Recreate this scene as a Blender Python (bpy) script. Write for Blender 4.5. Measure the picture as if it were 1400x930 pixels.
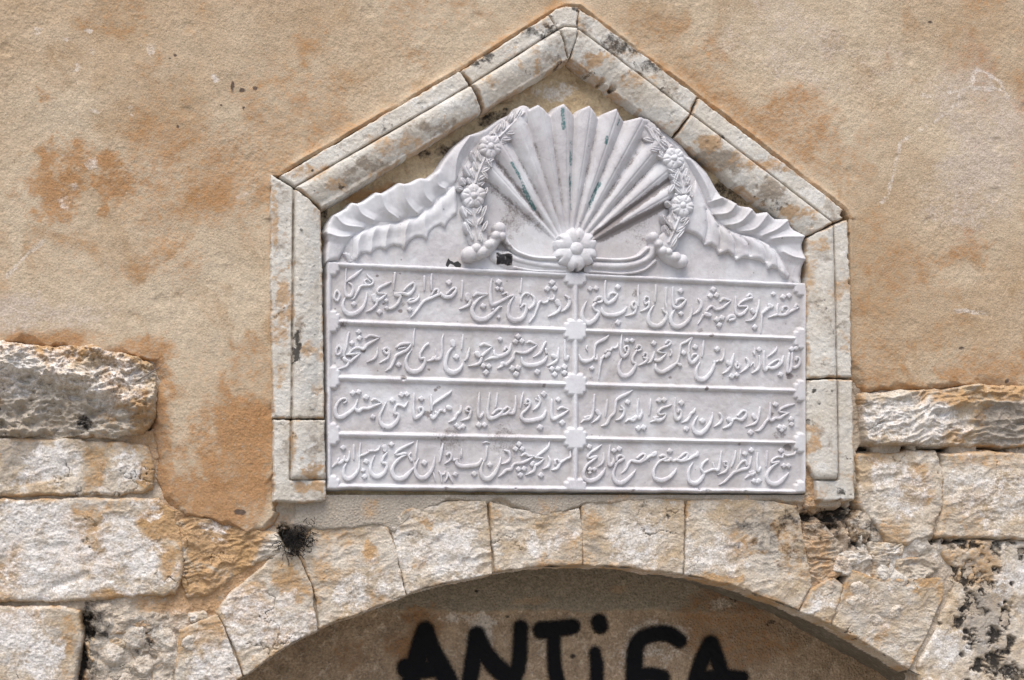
import bpy, math, random
import numpy as np
from mathutils import Vector

for _o in list(bpy.data.objects):
    bpy.data.objects.remove(_o)
random.seed(7)
SC = bpy.context.scene
COL = SC.collection
R = math.radians

# ------------------------------------------------------------------ camera
YAW = R(14.1)
FPX = 2400.0            # focal length in photo pixels (photo is 1400 wide)
PXM = 0.0016            # metres per photo pixel at the middle of the wall
DIST = FPX * PXM
HOR = 788.0             # horizon row in the photo
EYE = 1.6
FWD = np.array([math.sin(YAW), math.cos(YAW), 0.0])
RGT = np.array([math.cos(YAW), -math.sin(YAW), 0.0])
CAMP = np.array([0, 0, EYE]) - DIST * FWD
cd = bpy.data.cameras.new('camera')
cam = bpy.data.objects.new('camera', cd)
COL.objects.link(cam)
cam.location = CAMP
cam.rotation_euler = (R(90), 0, -YAW)
cd.sensor_fit = 'HORIZONTAL'
cd.sensor_width = 36
cd.lens = FPX / 1400 * 36
cd.shift_y = (HOR - 465) / 1400
cd.clip_end = 500
SC.camera = cam

# ------------------------------------------------------------------ light
SUN_EL, SUN_AZ = 64.0, -24.0     # azimuth measured from the wall normal, negative = from the left
world = bpy.data.worlds.new('World')
SC.world = world
world.use_nodes = True
wn = world.node_tree
for n in list(wn.nodes):
    wn.nodes.remove(n)
sky = wn.nodes.new('ShaderNodeTexSky')
sky.sky_type = 'NISHITA'
sky.sun_disc = False
sky.sun_elevation = R(SUN_EL)
sky.sun_rotation = R(180 + SUN_AZ * -1)
sky.air_density = 1.0
sky.dust_density = 4.0
sky.ozone_density = 1.0
bg = wn.nodes.new('ShaderNodeBackground')
bg.inputs['Strength'].default_value = 0.095
wo = wn.nodes.new('ShaderNodeOutputWorld')
wn.links.new(sky.outputs[0], bg.inputs[0])
wn.links.new(bg.outputs[0], wo.inputs[0])
sl = bpy.data.lights.new('sun', 'SUN')
sl.energy = 1.35
sl.angle = R(38)
sl.color = (1.0, 0.95, 0.88)
sun = bpy.data.objects.new('sun', sl)
COL.objects.link(sun)
_az = R(SUN_AZ)
_to = Vector((math.sin(_az) * math.cos(R(SUN_EL)), -math.cos(_az) * math.cos(R(SUN_EL)), math.sin(R(SUN_EL))))
sun.rotation_euler = _to.to_track_quat('Z', 'Y').to_euler()
sun.location = (-2, -4, 6)
SC.view_settings.view_transform = 'Standard'
SC.view_settings.look = 'None'
SC.view_settings.gamma = 1
SC.view_settings.exposure = 0.97
SC.view_settings.use_curve_mapping = False


# ------------------------------------------------------------------ helpers
def WP(x, y, h=0.0):
    """point of the wall (plane h metres in front of the masonry face) that the photo shows at pixel x, y"""
    x = np.asarray(x, float)
    y = np.asarray(y, float)
    a = (x - 700) / FPX
    b = (HOR - y) / FPX
    dx = FWD[0] + RGT[0] * a
    dy = FWD[1] + RGT[1] * a
    t = (-h - CAMP[1]) / dy
    return CAMP[0] + dx * t, EYE + b * t


def hash2(ix, iy, seed):
    h = (ix.astype(np.int64) * 374761393 + iy.astype(np.int64) * 668265263 + seed * 974634077) & 0xffffffff
    h = ((h ^ (h >> 13)) * 1274126177) & 0xffffffff
    h = ((h ^ (h >> 16)) * 2246822519) & 0xffffffff
    h = h ^ (h >> 15)
    return (h & 0xffffff) / float(0x1000000)


def vnoise(x, y, seed=0):
    fx = np.floor(x); fy = np.floor(y)
    ix = fx.astype(np.int64); iy = fy.astype(np.int64)
    u = x - fx; v = y - fy
    u = u * u * u * (u * (u * 6 - 15) + 10)
    v = v * v * v * (v * (v * 6 - 15) + 10)
    a = hash2(ix, iy, seed); b = hash2(ix + 1, iy, seed)
    c = hash2(ix, iy + 1, seed); d = hash2(ix + 1, iy + 1, seed)
    return (a + (b - a) * u + (c - a) * v + (a - b - c + d) * u * v) * 2 - 1


def fbm(x, y, size, octv=4, seed=0, gain=0.5, ridged=False):
    """fractal noise about -1..1 whose largest features are `size` pixels"""
    x = np.asarray(x, float) / size; y = np.asarray(y, float) / size
    s = np.zeros_like(x); a = 1.0; t = 0.0
    for o in range(octv):
        n = vnoise(x, y, seed + o * 17)
        if ridged:
            n = 1 - 2 * np.abs(n)
        s += a * n; t += a
        a *= gain
        x, y = (x * 0.8 - y * 0.6) * 2.03 + 11.3, (x * 0.6 + y * 0.8) * 2.03 - 5.7
    return s / t * 1.35


def worley(x, y, size, seed=0):
    x = np.asarray(x, float) / size; y = np.asarray(y, float) / size
    fx = np.floor(x); fy = np.floor(y)
    f1 = np.full(x.shape, 9.0); rid = np.zeros(x.shape)
    for i in (-1, 0, 1):
        for j in (-1, 0, 1):
            cx = fx + i; cy = fy + j
            px = cx + hash2(cx, cy, seed); py = cy + hash2(cx, cy, seed + 5)
            d = np.hypot(x - px, y - py)
            m = d < f1
            f1 = np.where(m, d, f1); rid = np.where(m, hash2(cx, cy, seed + 9), rid)
    return f1, rid


def sstep(a, b, x):
    t = np.clip((x - a) / (b - a), 0, 1)
    return t * t * (3 - 2 * t)


def sdf(x, y, poly):
    """signed distance to a polygon, positive inside"""
    d = np.full(x.shape, 1e9); ins = np.zeros(x.shape, bool)
    n = len(poly)
    for i in range(n):
        ax, ay = poly[i]; bx, by = poly[(i + 1) % n]
        ex, ey = bx - ax, by - ay
        L = ex * ex + ey * ey + 1e-9
        t = np.clip(((x - ax) * ex + (y - ay) * ey) / L, 0, 1)
        d = np.minimum(d, np.hypot(x - ax - t * ex, y - ay - t * ey))
        if ay != by:
            c = ((ay > y) != (by > y)) & (x < (bx - ax) * (y - ay) / (by - ay) + ax)
            ins ^= c
    return np.where(ins, d, -d)


def pdist(x, y, pts, ret_t=False):
    d = np.full(x.shape, 1e9); tt = np.zeros(x.shape)
    n = len(pts) - 1
    for i in range(n):
        ax, ay = pts[i][:2]; bx, by = pts[i + 1][:2]
        ex, ey = bx - ax, by - ay
        L = ex * ex + ey * ey + 1e-9
        t = np.clip(((x - ax) * ex + (y - ay) * ey) / L, 0, 1)
        q = np.hypot(x - ax - t * ex, y - ay - t * ey)
        if ret_t:
            tt = np.where(q < d, (i + t) / n, tt)
        d = np.minimum(d, q)
    return (d, tt) if ret_t else d


def spline(pts, sub=5):
    p = np.array(pts, float)
    if len(p) < 3:
        k = np.linspace(0, 1, sub + 1)[:, None]
        return p[0] * (1 - k) + p[-1] * k
    q = np.vstack([2 * p[0] - p[1], p, 2 * p[-1] - p[-2]])
    out = []
    for i in range(1, len(q) - 2):
        a, b, c, d = q[i - 1], q[i], q[i + 1], q[i + 2]
        for k in range(sub):
            t = k / sub
            out.append(0.5 * (2 * b + (c - a) * t + (2 * a - 5 * b + 4 * c - d) * t * t + (3 * b - a - 3 * c + d) * t ** 3))
    out.append(p[-1])
    return np.array(out)


def blob(x, y, cx, cy, rx, ry=None, soft=0.5, nz=0.5, size=None, seed=3):
    """irregular stain, 0..1"""
    ry = ry or rx
    out = np.zeros(x.shape)
    i0, i1 = np.searchsorted(x[0], (cx - 2.5 * rx, cx + 2.5 * rx))
    j0, j1 = np.searchsorted(y[:, 0], (cy - 2.5 * ry, cy + 2.5 * ry))
    if i0 >= i1 or j0 >= j1:
        return out
    x = x[j0:j1, i0:i1]; y = y[j0:j1, i0:i1]
    f = 1 - np.hypot((x - cx) / rx, (y - cy) / ry)
    z = size or (rx + ry) * 0.5
    n = fbm(x + z * .35 * fbm(x, y, z * .8, 3, seed + 71), y + z * .35 * fbm(x, y, z * .8, 3, seed + 72), z, 6, seed, 0.64)
    out[j0:j1, i0:i1] = sstep(-0.05 * (soft > .5), soft * 1.3, f + nz * 1.25 * n)
    return out


def thing(name, label, cat, loc=(0, 0, 0), group=None):
    o = bpy.data.objects.new(name, None)
    COL.objects.link(o)
    o.empty_display_size = 0.1
    o.location = loc
    o['label'] = label
    o['category'] = cat
    if group:
        o['group'] = group
    return o


def tag(o, label, cat, group=None):
    o['label'] = label
    o['category'] = cat
    if group:
        o['group'] = group
    return o


def mesh_obj(name, verts, faces, mat, parent=None, attrs=None, smooth=True):
    me = bpy.data.meshes.new(name)
    v = np.asarray(verts, np.float32)
    root = parent
    off = np.zeros(3, np.float32)
    while root is not None:
        off += np.array(root.location, np.float32)
        root = root.parent
    v = v - off
    f = np.asarray(faces, np.int32)
    k = f.shape[1]
    me.vertices.add(len(v)); me.vertices.foreach_set('co', v.ravel())
    me.loops.add(f.size); me.loops.foreach_set('vertex_index', f.ravel())
    me.polygons.add(len(f))
    me.polygons.foreach_set('loop_start', np.arange(0, f.size, k, dtype=np.int32))
    me.polygons.foreach_set('loop_total', np.full(len(f), k, np.int32))
    me.polygons.foreach_set('use_smooth', np.full(len(f), smooth, bool))
    for an, av in (attrs or {}).items():
        at = me.attributes.new(an, 'FLOAT', 'POINT')
        at.data.foreach_set('value', np.asarray(av, np.float32).ravel())
    me.update(calc_edges=True)
    me.validate()
    o = bpy.data.objects.new(name, me)
    COL.objects.link(o)
    if mat:
        me.materials.append(mat)
    if parent is not None:
        o.parent = parent
    return o


def axis(a, b, res, lo=None, hi=None, coarse=14):
    """grid coordinates, fine between a and b, coarse out to lo / hi"""
    m = np.arange(a, b + res * 0.5, res)
    if lo is not None:
        m = np.concatenate([np.arange(lo, a - coarse * .5, coarse), m])
    if hi is not None:
        m = np.concatenate([m, np.arange(b + coarse, hi + coarse, coarse)])
    return m


def field(name, xs, ys, fun, mat, parent=None, href=0.0):
    """relief surface: fun(x, y) -> height (m), keep mask, attributes"""
    x, y = np.meshgrid(xs, ys)
    h, keep, attrs = fun(x, y)
    X, Z = WP(x, y, href)
    nx = len(xs)
    ny = len(ys)
    q = keep[:-1, :-1] | keep[1:, :-1] | keep[:-1, 1:] | keep[1:, 1:]
    jj, ii = np.nonzero(q)
    a = jj * nx + ii
    faces = np.stack([a, a + nx, a + nx + 1, a + 1], 1)
    used = np.unique(faces)
    remap = np.full(nx * ny, -1, np.int64)
    remap[used] = np.arange(len(used))
    faces = remap[faces]
    v = np.stack([X.ravel(), -h.ravel(), Z.ravel()], 1)[used]
    at = {k: np.broadcast_to(val, x.shape).ravel()[used] for k, val in attrs.items()}
    return mesh_obj(name, v, faces, mat, parent, at)


# ------------------------------------------------------------------ materials
class NT:
    def __init__(s, name):
        s.m = bpy.data.materials.new(name)
        s.m.use_nodes = True
        s.t = s.m.node_tree
        s.b = s.t.nodes['Principled BSDF']
        s.pos = s.t.nodes.new('ShaderNodeNewGeometry').outputs['Position']

    def n(s, typ, **kw):
        nd = s.t.nodes.new(typ)
        for k, v in kw.items():
            setattr(nd, k, v)
        return nd

    def put(s, sock, v):
        if isinstance(v, (int, float)):
            sock.default_value = v
        elif isinstance(v, tuple):
            sock.default_value = v if len(v) == 4 or len(sock.default_value) == 3 else (*v, 1)
        else:
            s.t.links.new(v, sock)

    def noise(s, scale, detail=5, rough=0.55, dist=0.0, stretch=None):
        nd = s.n('ShaderNodeTexNoise')
        nd.inputs['Scale'].default_value = scale
        nd.inputs['Detail'].default_value = detail
        nd.inputs['Roughness'].default_value = rough
        nd.inputs['Distortion'].default_value = dist
        src = s.pos
        if stretch:
            mp = s.n('ShaderNodeMapping')
            mp.inputs['Scale'].default_value = stretch
            s.t.links.new(s.pos, mp.inputs['Vector'])
            src = mp.outputs[0]
        s.t.links.new(src, nd.inputs['Vector'])
        return nd.outputs['Fac']

    def vor(s, scale, feature='F1', rnd=1.0):
        nd = s.n('ShaderNodeTexVoronoi', feature=feature)
        nd.inputs['Scale'].default_value = scale
        nd.inputs['Randomness'].default_value = rnd
        s.t.links.new(s.pos, nd.inputs['Vector'])
        return nd.outputs['Distance']

    def math(s, op, a, b=None, c=None, clamp=False):
        nd = s.n('ShaderNodeMath', operation=op, use_clamp=clamp)
        s.put(nd.inputs[0], a)
        if b is not None:
            s.put(nd.inputs[1], b)
        if c is not None:
            s.put(nd.inputs[2], c)
        return nd.outputs[0]

    def ramp(s, v, lo, hi, a=0.0, b=1.0):
        nd = s.n('ShaderNodeMapRange', interpolation_type='SMOOTHSTEP')
        s.put(nd.inputs['Value'], v)
        for k, q in (('From Min', lo), ('From Max', hi), ('To Min', a), ('To Max', b)):
            nd.inputs[k].default_value = q
        return nd.outputs[0]

    def attr(s, name):
        return s.n('ShaderNodeAttribute', attribute_name=name).outputs['Fac']

    def mix(s, f, a, b, mode='MIX'):
        nd = s.n('ShaderNodeMix', data_type='RGBA', blend_type=mode)
        s.put(nd.inputs[0], f)
        s.put(nd.inputs[6], a)
        s.put(nd.inputs[7], b)
        return nd.outputs[2]

    def finish(s, col, rough, bump=None, strength=0.5, dist=0.002, spec=0.3):
        s.put(s.b.inputs['Base Color'], col)
        s.put(s.b.inputs['Roughness'], rough)
        s.b.inputs['Specular IOR Level'].default_value = spec
        if bump is not None:
            bp = s.n('ShaderNodeBump')
            bp.inputs['Strength'].default_value = strength
            bp.inputs['Distance'].default_value = dist
            s.put(bp.inputs['Height'], bump)
            s.t.links.new(bp.outputs[0], s.b.inputs['Normal'])
        return s.m


def rock(name, a, b, c, orange=(0.36, 0.17, 0.06), dark=(0.02, 0.018, 0.016), pale=(0.62, 0.59, 0.54), grey=(0.30, 0.28, 0.25),
         big=5.0, mid=22.0, fine=230.0, grain=0.35, bump=0.6, bdist=0.003, lines=0.0, pits=0.0, w4=1.0, grit=0.0):
    """weathered mineral surface; vertex attributes orange/dark/pale/grey place its stains"""
    s = NT(name)
    n1 = s.noise(big, 6, 0.6, 0.4)
    n2 = s.noise(mid, 7, 0.62, 0.8)
    n3 = s.noise(fine, 4, 0.65)
    n4 = s.noise(fine * 0.33, 5, 0.6)
    col = s.mix(s.ramp(n1, 0.36, 0.64), a, b)
    col = s.mix(s.ramp(n2, 0.50, 0.72, 0, 0.75), col, c)
    jit = s.math('MULTIPLY', s.math('SUBTRACT', n2, 0.5), 1.2)
    jit2 = s.math('MULTIPLY', s.math('SUBTRACT', n4, 0.5), 1.3)
    jit3 = s.math('MULTIPLY', s.math('SUBTRACT', n3, 0.5), 1.0)
    jj = s.math('ADD', s.math('ADD', jit, jit2), jit3)

    def st(an):
        v = s.attr(an)
        g = s.math('MULTIPLY', s.math('ADD', v, jj), s.ramp(v, 0.0, 0.25))
        return s.ramp(g, 0.05, 0.85)
    col = s.mix(s.math('MULTIPLY', st('grey'), 0.8), col, grey)
    col = s.mix(s.math('MULTIPLY', st('orange'), 0.85), col, orange)
    col = s.mix(s.math('MULTIPLY', st('pale'), 0.85), col, pale)
    col = s.mix(s.math('MULTIPLY', st('dark'), 0.95), col, dark)
    g = s.math('ADD', s.math('MULTIPLY', s.math('SUBTRACT', n3, 0.5), grain * 2.2), s.math('MULTIPLY', s.math('SUBTRACT', n4, 0.5), grain * 1.2))
    g = s.math('ADD', g, 1.0)
    cv = s.n('ShaderNodeCombineColor')
    for k in range(3):
        s.put(cv.inputs[k], g)
    col = s.mix(1.0, col, cv.outputs[0], 'MULTIPLY')
    # scattered dark specks
    v = s.vor(95.0)
    sp = s.math('MULTIPLY', s.ramp(v, 0.06, 0.16, 1, 0), s.ramp(n2, 0.52, 0.66))
    col = s.mix(s.math('MULTIPLY', sp, 0.55), col, (dark[0] * 3, dark[1] * 3, dark[2] * 3))
    hb = s.math('ADD', s.math('MULTIPLY', n3, 0.8), s.math('MULTIPLY', n4, w4))
    if grit:
        gv = s.vor(fine * 0.8)
        gk = s.ramp(gv, 0.1, 0.7, 1, 0)
        hb = s.math('ADD', hb, s.math('MULTIPLY', gk, grit))
        dk2 = s.math('MULTIPLY', s.ramp(s.vor(fine * 0.55), 0.08, 0.3, 1, 0), s.ramp(n4, 0.5, 0.62))
        col = s.mix(s.math('MULTIPLY', dk2, 0.5), col, (orange[0] * .35, orange[1] * .4, orange[2] * .5))
        lt2 = s.math('MULTIPLY', s.ramp(s.vor(fine * 0.45), 0.08, 0.25, 1, 0), s.ramp(n4, 0.52, 0.40))
        col = s.mix(s.math('MULTIPLY', lt2, 0.35), col, pale)
    if lines:
        n5 = s.noise(60, 4, 0.6, 0.3, (1.0, 1.0, 3.2))
        hb = s.math('ADD', hb, s.math('MULTIPLY', n5, lines))
    if pits:
        pv = s.ramp(s.vor(70.0), 0.12, 0.3, -pits, 0)
        hb = s.math('ADD', hb, s.math('MULTIPLY', pv, s.ramp(n2, 0.45, 0.6)))
    return s.finish(col, 0.92, hb, bump, bdist, 0.2)


def marble_mat(name, grimy=False):
    s = NT(name)
    n1 = s.noise(7, 6, 0.6, 1.0)
    n2 = s.noise(38, 6, 0.6, 0.6)
    n3 = s.noise(260, 3, 0.6)
    col = s.mix(s.ramp(n1, 0.35, 0.66), (0.685, 0.70, 0.73), (0.585, 0.575, 0.60))
    col = s.mix(s.ramp(n2, 0.55, 0.75, 0, 0.5), col, (0.76, 0.77, 0.79))
    vn = s.noise(11, 8, 0.7, 2.2)
    vein = s.ramp(s.math('ABSOLUTE', s.math('SUBTRACT', vn, 0.5)), 0.0, 0.035, 1, 0)
    col = s.mix(s.math('MULTIPLY', vein, s.ramp(n1, 0.4, 0.6, 0.08, 0.42)), col, (0.40, 0.39, 0.43))
    run = s.noise(17, 5, 0.6, 0.2, (1.0, 1.0, 0.10))
    col = s.mix(s.ramp(run, 0.50, 0.72, 0, 0.48), col, (0.45, 0.425, 0.405))
    gr = s.attr('grime')
    gm = s.math('MULTIPLY', gr, s.ramp(s.math('ADD', s.math('MULTIPLY', n1, 0.6), s.math('MULTIPLY', n2, 0.5)), 0.36, 0.72, 0.35, 1.0))
    col = s.mix(gm, col, (0.43, 0.405, 0.395))
    jj = s.math('ADD', s.math('MULTIPLY', s.math('SUBTRACT', n2, 0.5), 1.4), s.math('MULTIPLY', s.math('SUBTRACT', n3, 0.5), 1.2))

    def st(an, lo=0.2, hi=0.6):
        v = s.attr(an)
        g = s.math('MULTIPLY', s.math('ADD', v, s.math('MULTIPLY', jj, 1.25)), s.ramp(v, 0.0, 0.2))
        return s.ramp(g, lo, hi)
    col = s.mix(s.math('MULTIPLY', st('dirt', 0.1, 0.9), 0.8), col, (0.15, 0.125, 0.12))
    col = s.mix(s.math('MULTIPLY', st('teal', 0.45, 1.0), 0.88), col, (0.045, 0.16, 0.165))
    col = s.mix(s.math('MULTIPLY', st('dark', 0.3, 0.5), 0.96), col, (0.012, 0.011, 0.013))
    sp = s.math('MULTIPLY', s.ramp(s.vor(48.0), 0.05, 0.13, 1, 0), s.ramp(s.noise(14, 3), 0.50, 0.62))
    col = s.mix(s.math('MULTIPLY', sp, 0.6), col, (0.09, 0.08, 0.075))
    hb = s.math('ADD', s.math('MULTIPLY', n3, 0.5), n2)
    return s.finish(col, s.ramp(n2, 0.3, 0.7, 0.5, 0.7), hb, 0.35, 0.0022, 0.35)


M = {}
M['plaster'] = rock('plaster', (0.428, 0.32, 0.208), (0.53, 0.438, 0.322), (0.37, 0.256, 0.148), orange=(0.36, 0.19, 0.08),
                    pale=(0.64, 0.58, 0.52), grey=(0.50, 0.43, 0.37), dark=(0.10, 0.075, 0.06), big=2.0, mid=9, fine=250, grain=0.46, bump=0.30, bdist=0.0022, w4=0.25, grit=0.7)
M['stone'] = rock('pale_limestone', (0.57, 0.515, 0.435), (0.44, 0.345, 0.235), (0.65, 0.62, 0.575), orange=(0.42, 0.255, 0.115), pale=(0.70, 0.68, 0.655), grey=(0.30, 0.27, 0.235), dark=(0.025, 0.022, 0.02), big=10, mid=38, fine=230, grain=0.5,
                  bump=0.36, bdist=0.004, lines=0.5, pits=0.8, w4=0.8, grit=0.4)
M['rubble'] = rock('mortar', (0.50, 0.43, 0.345), (0.42, 0.35, 0.27), (0.57, 0.49, 0.395), orange=(0.43, 0.265, 0.135), grey=(0.36, 0.325, 0.275), big=8, mid=32, fine=210, grain=0.4, bump=0.5, bdist=0.004, w4=0.7, grit=0.6)
M['frame'] = rock('frame_stone', (0.60, 0.585, 0.54), (0.55, 0.51, 0.44), (0.63, 0.62, 0.59), orange=(0.43, 0.275, 0.145), dark=(0.05, 0.045, 0.04), pale=(0.66, 0.65, 0.62),
                  grey=(0.25, 0.20, 0.15), big=10, mid=40, fine=260, grain=0.25, bump=0.5, bdist=0.003, w4=0.7)
M['niche'] = rock('niche_stone', (0.54, 0.44, 0.29), (0.46, 0.35, 0.215), (0.32, 0.225, 0.135), orange=(0.38, 0.2, 0.08), big=8, mid=30, fine=240, grain=0.35, bump=0.8, bdist=0.004)
M['back'] = rock('dark_plaster', (0.44, 0.32, 0.21), (0.34, 0.25, 0.165), (0.64, 0.52, 0.39), orange=(0.27, 0.14, 0.06), pale=(0.58, 0.51, 0.43), grey=(0.275, 0.245, 0.185), big=12, mid=55, fine=190, grain=0.75,
                 bump=0.6, bdist=0.004, grit=0.6)
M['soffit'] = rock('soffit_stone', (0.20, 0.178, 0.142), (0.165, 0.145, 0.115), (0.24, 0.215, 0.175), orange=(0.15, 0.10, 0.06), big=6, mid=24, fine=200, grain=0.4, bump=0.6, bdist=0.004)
M['marble'] = marble_mat('white_marble')
_s = NT('paving')
M['ground'] = _s.finish(_s.mix(_s.noise(3, 6), (0.22, 0.20, 0.175), (0.30, 0.275, 0.24)), 0.9, _s.noise(120, 4), 0.5, 0.004)
_s = NT('dry_moss')
M['moss'] = _s.finish(_s.mix(_s.noise(200, 3), (0.010, 0.009, 0.009), (0.035, 0.03, 0.027)), 0.9)
_s = NT('crack_shadow')  # grey of the sliver that stands for a crack and its shadow
M['sliver'] = _s.finish(_s.mix(_s.noise(300, 3), (0.16, 0.13, 0.11), (0.26, 0.22, 0.19)), 0.9)
# sprayed paint: opaque in the stroke, breaking up into droplets at its edge
_s = NT('black_spray_paint')
_a = _s.attr('paint')
_nz = _s.noise(420, 3, 0.6)
_f = _s.ramp(_s.math('ADD', _a, _s.math('MULTIPLY', _s.math('SUBTRACT', _nz, 0.5), 1.1)), 0.12, 0.78)
_s.put(_s.b.inputs['Base Color'], (0.006, 0.006, 0.007))
_s.b.inputs['Roughness'].default_value = 0.75
_s.b.inputs['Specular IOR Level'].default_value = 0.15
_s.put(_s.b.inputs['Alpha'], _f)
M['paint'] = _s.m

# ------------------------------------------------------------------ ground
gx = np.array([[-40, -40, 0], [40, -40, 0], [40, 12, 0], [-40, 12, 0]], float)
gr = mesh_obj('ground', gx, [[0, 1, 2, 3]], M['ground'], smooth=False)
gr['kind'] = 'structure'

# ------------------------------------------------------------------ outlines (photo pixels)
INTR = [(296, 960), (318, 936), (340, 919), (389, 884), (450, 852), (514, 830), (555, 812), (601, 799), (674, 783), (728, 775), (775, 772), (815, 772),
        (864, 776), (934, 785), (995, 797), (1050, 817), (1078, 828), (1136, 852), (1185, 880), (1243, 915), (1278, 934), (1310, 962)]
ARCH_IN = [(190, 1900), (200, 1200), (235, 1050)] + INTR + [(1380, 1050), (1420, 1200), (1430, 1900)]
FR_OUT = [(373, 686), (370, 237), (383, 238), (628, 95), (750, 19), (773, 8), (792, 10), (955, 132), (1156, 287), (1163, 300), (1166, 517), (1169, 686)]
FR_IN = [(445, 690), (440, 286), (660, 150), (779, 80), (922, 186), (1101, 325), (1103, 690)]
# lower edge of the plaster
PL_EDGE = [(-500, 466), (0, 470), (60, 474), (120, 478), (165, 488), (205, 500), (216, 520), (212, 560), (213, 600), (214, 640), (218, 680), (238, 700), (270, 708), (300, 716),
           (335, 724), (362, 724), (378, 700), (380, 560), (1160, 500), (1168, 517), (1185, 534), (1260, 532), (1330, 528), (1400, 528), (1900, 520)]
PL_POLY = PL_EDGE + [(1900, -600), (-500, -600)]

# ------------------------------------------------------------------ plaster wall
wall_x0, wall_z0 = WP(700, 470)


def plaster_f(x, y):
    d = sdf(x, y, PL_POLY)
    dfr = -sdf(x, y, FR_OUT)
    rag = fbm(x, y, 26, 5, 21, .6) * 5 + fbm(x, y, 70, 3, 22) * 6 * (dfr > 14)
    d2 = d + rag
    h = 0.012 + 0.004 * fbm(x, y, 260, 3, 1) + 0.0014 * fbm(x, y, 45, 3, 2) + 0.0005 * fbm(x, y, 9, 2, 4) + 0.0005 * fbm(x, y, 3.4, 2, 5, 0.6) * (0.25 + 0.9 * sstep(-.35, .35, fbm(x, y, 120, 3, 15)))
    # small spalls where lumps have come off
    f1, rid = worley(x, y, 70, 31)
    pit = np.where(rid > 0.80, sstep(0.17, 0.05, f1 + 0.05 * fbm(x, y, 14, 3, 8)), 0)
    h -= 0.002 * pit
    e = np.clip(d2 / (4 + 15 * sstep(-.5, .5, fbm(x, y, 40, 3, 23))), 0, 1)
    h -= (1 - e) ** 1.6 * 0.013
    h = np.where(d2 < 0, h + d2 * 0.004, h)
    # mortar lip smeared against the frame
    rake = (y < 300)
    h += np.where(rake, 0.012 * np.exp(-np.abs(dfr - 2) / 4.5) * (0.6 + 0.5 * fbm(x, y, 30, 3, 12)), 0.003 * np.exp(-np.abs(dfr) / 4))
    h = np.where(dfr < -3, -0.03, h)
    keep = (d2 > -5) & (dfr > -6)
    o = np.zeros_like(x)
    for (cx, cy, rx, ry, k) in ((85, 245, 70, 45, 1.25), (130, 225, 30, 46, 1.1), (150, 262, 60, 26, 1.1), (45, 262, 50, 26, 1.1), (75, 285, 40, 30, .9), (92, 210, 34, 26, 1.0), (180, 240, 30, 18, .8), (62, 138, 26, 20, .7), (372, 200, 55, 70, .45), (340, 285, 40, 60, .45), (600, 30, 90, 60, .4), (690, 60, 40, 30, .35),
                                (560, 130, 90, 50, .3), (935, 60, 120, 60, .32), (1060, 165, 36, 36, .7), (1165, 205, 60, 42, .45), (1335, 72, 50, 50, .55), (1385, 110, 40, 40, .45), (1310, 345, 75, 55, .75),
                                (1215, 345, 90, 70, .6), (1190, 440, 70, 90, .4), (335, 650, 85, 120, 1.2), (290, 600, 70, 70, .9), (255, 680, 50, 40, 1.1), (350, 540, 40, 90, .6), (215, 590, 22, 120, 1.0), (300, 700, 90, 40, 1.0), (165, 480, 90, 25, .9),
                                (170, 370, 120, 60, .4), (60, 330, 120, 80, .3), (270, 500, 120, 90, .25), (1330, 510, 140, 30, .7), (1180, 520, 40, 30, .8), (40, 466, 100, 18, .9), (440, 60, 60, 40, .35)):
        o = np.maximum(o, k * .78 * blob(x, y, cx, cy, rx * 1.2, ry * 1.2, 0.8, 0.75, seed=int(cx)))
    o = np.maximum(o, np.where(rake, 0.6, np.where(x < 700, .55, .25)) * np.exp(-np.maximum(dfr, 0) / np.where(rake, 12.0, 5.0)) * (.7 + .5 * fbm(x, y, 50, 4, 24)))
    o = np.maximum(o, 0.75 * np.exp(-np.maximum(d2, 0) / 10))
    cl = fbm(x, y, 210, 7, 17, .62)
    o = np.maximum(o, .48 * sstep(-.1, .7, cl))
    g = 0.7 * blob(x, y, 60, 430, 160, 40, .6, .4) + 0.5 * blob(x, y, 1340, 200, 150, 170, .6, .5) + .35 * blob(x, y, 1120, 60, 160, 100, .6, .5)
    p = 0.9 * blob(x, y, 294, 109, 8, 9, .5, .4)
    for pl in ([(1205, 276), (1213, 268), (1227, 219), (1231, 196), (1250, 182), (1276, 168), (1300, 150), (1311, 138), (1311, 127), (1326, 119), (1335, 94), (1350, 100), (1366, 110), (1379, 132)],
               [(1296, 128), (1326, 120), (1368, 122)], [(1262, 130), (1272, 132)], [(1305, 424), (1350, 428)], [(10, 378), (40, 345), (60, 330)], [(325, 270), (345, 262)]):
        p = np.maximum(p, 0.42 * sstep(4.5, 1.0, pdist(x, y, pl) + 2.0 * fbm(x, y, 11, 3, 6)))
    for (cx, cy, r) in ((50, 42, 8), (122, 42, 6), (90, 55, 6), (205, 70, 9), (105, 92, 10), (128, 70, 6), (180, 150, 8), (125, 225, 10), (130, 150, 7), (103, 255, 9), (85, 275, 13)):
        p = np.maximum(p, .36 * blob(x, y, cx, cy, r, r, .5, .8, seed=cx))
    dk = np.zeros_like(x)
    for (cx, cy, rx, ry) in ((318, 119, 2.5, 6), (330, 124, 4, 2.5), (349, 121, 3, 2.5), (333, 148, 2, 2), (232, 81, 2, 1.5), (239, 77, 2, 2), (243, 173, 2, 2), (302, 144, 2, 2), (1272, 30, 3, 2), (1316, 476, 4, 2.5), (1377, 521, 3, 3), (328, 700, 9, 3)):
        dk = np.maximum(dk, blob(x, y, cx, cy, rx * 1.5, ry * 1.5, .5, .3))
    return h, keep, {'orange': o, 'pale': p, 'grey': g, 'dark': dk}


pw = field('plaster_wall', axis(-6, 1406, 1.25, -480, 1880), axis(-6, 728, 1.25, -560, None), plaster_f, M['plaster'], None, 0.012)
tag(pw, 'rough ochre plaster covering the wall above the stones and around the gabled frame', 'wall')

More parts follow.
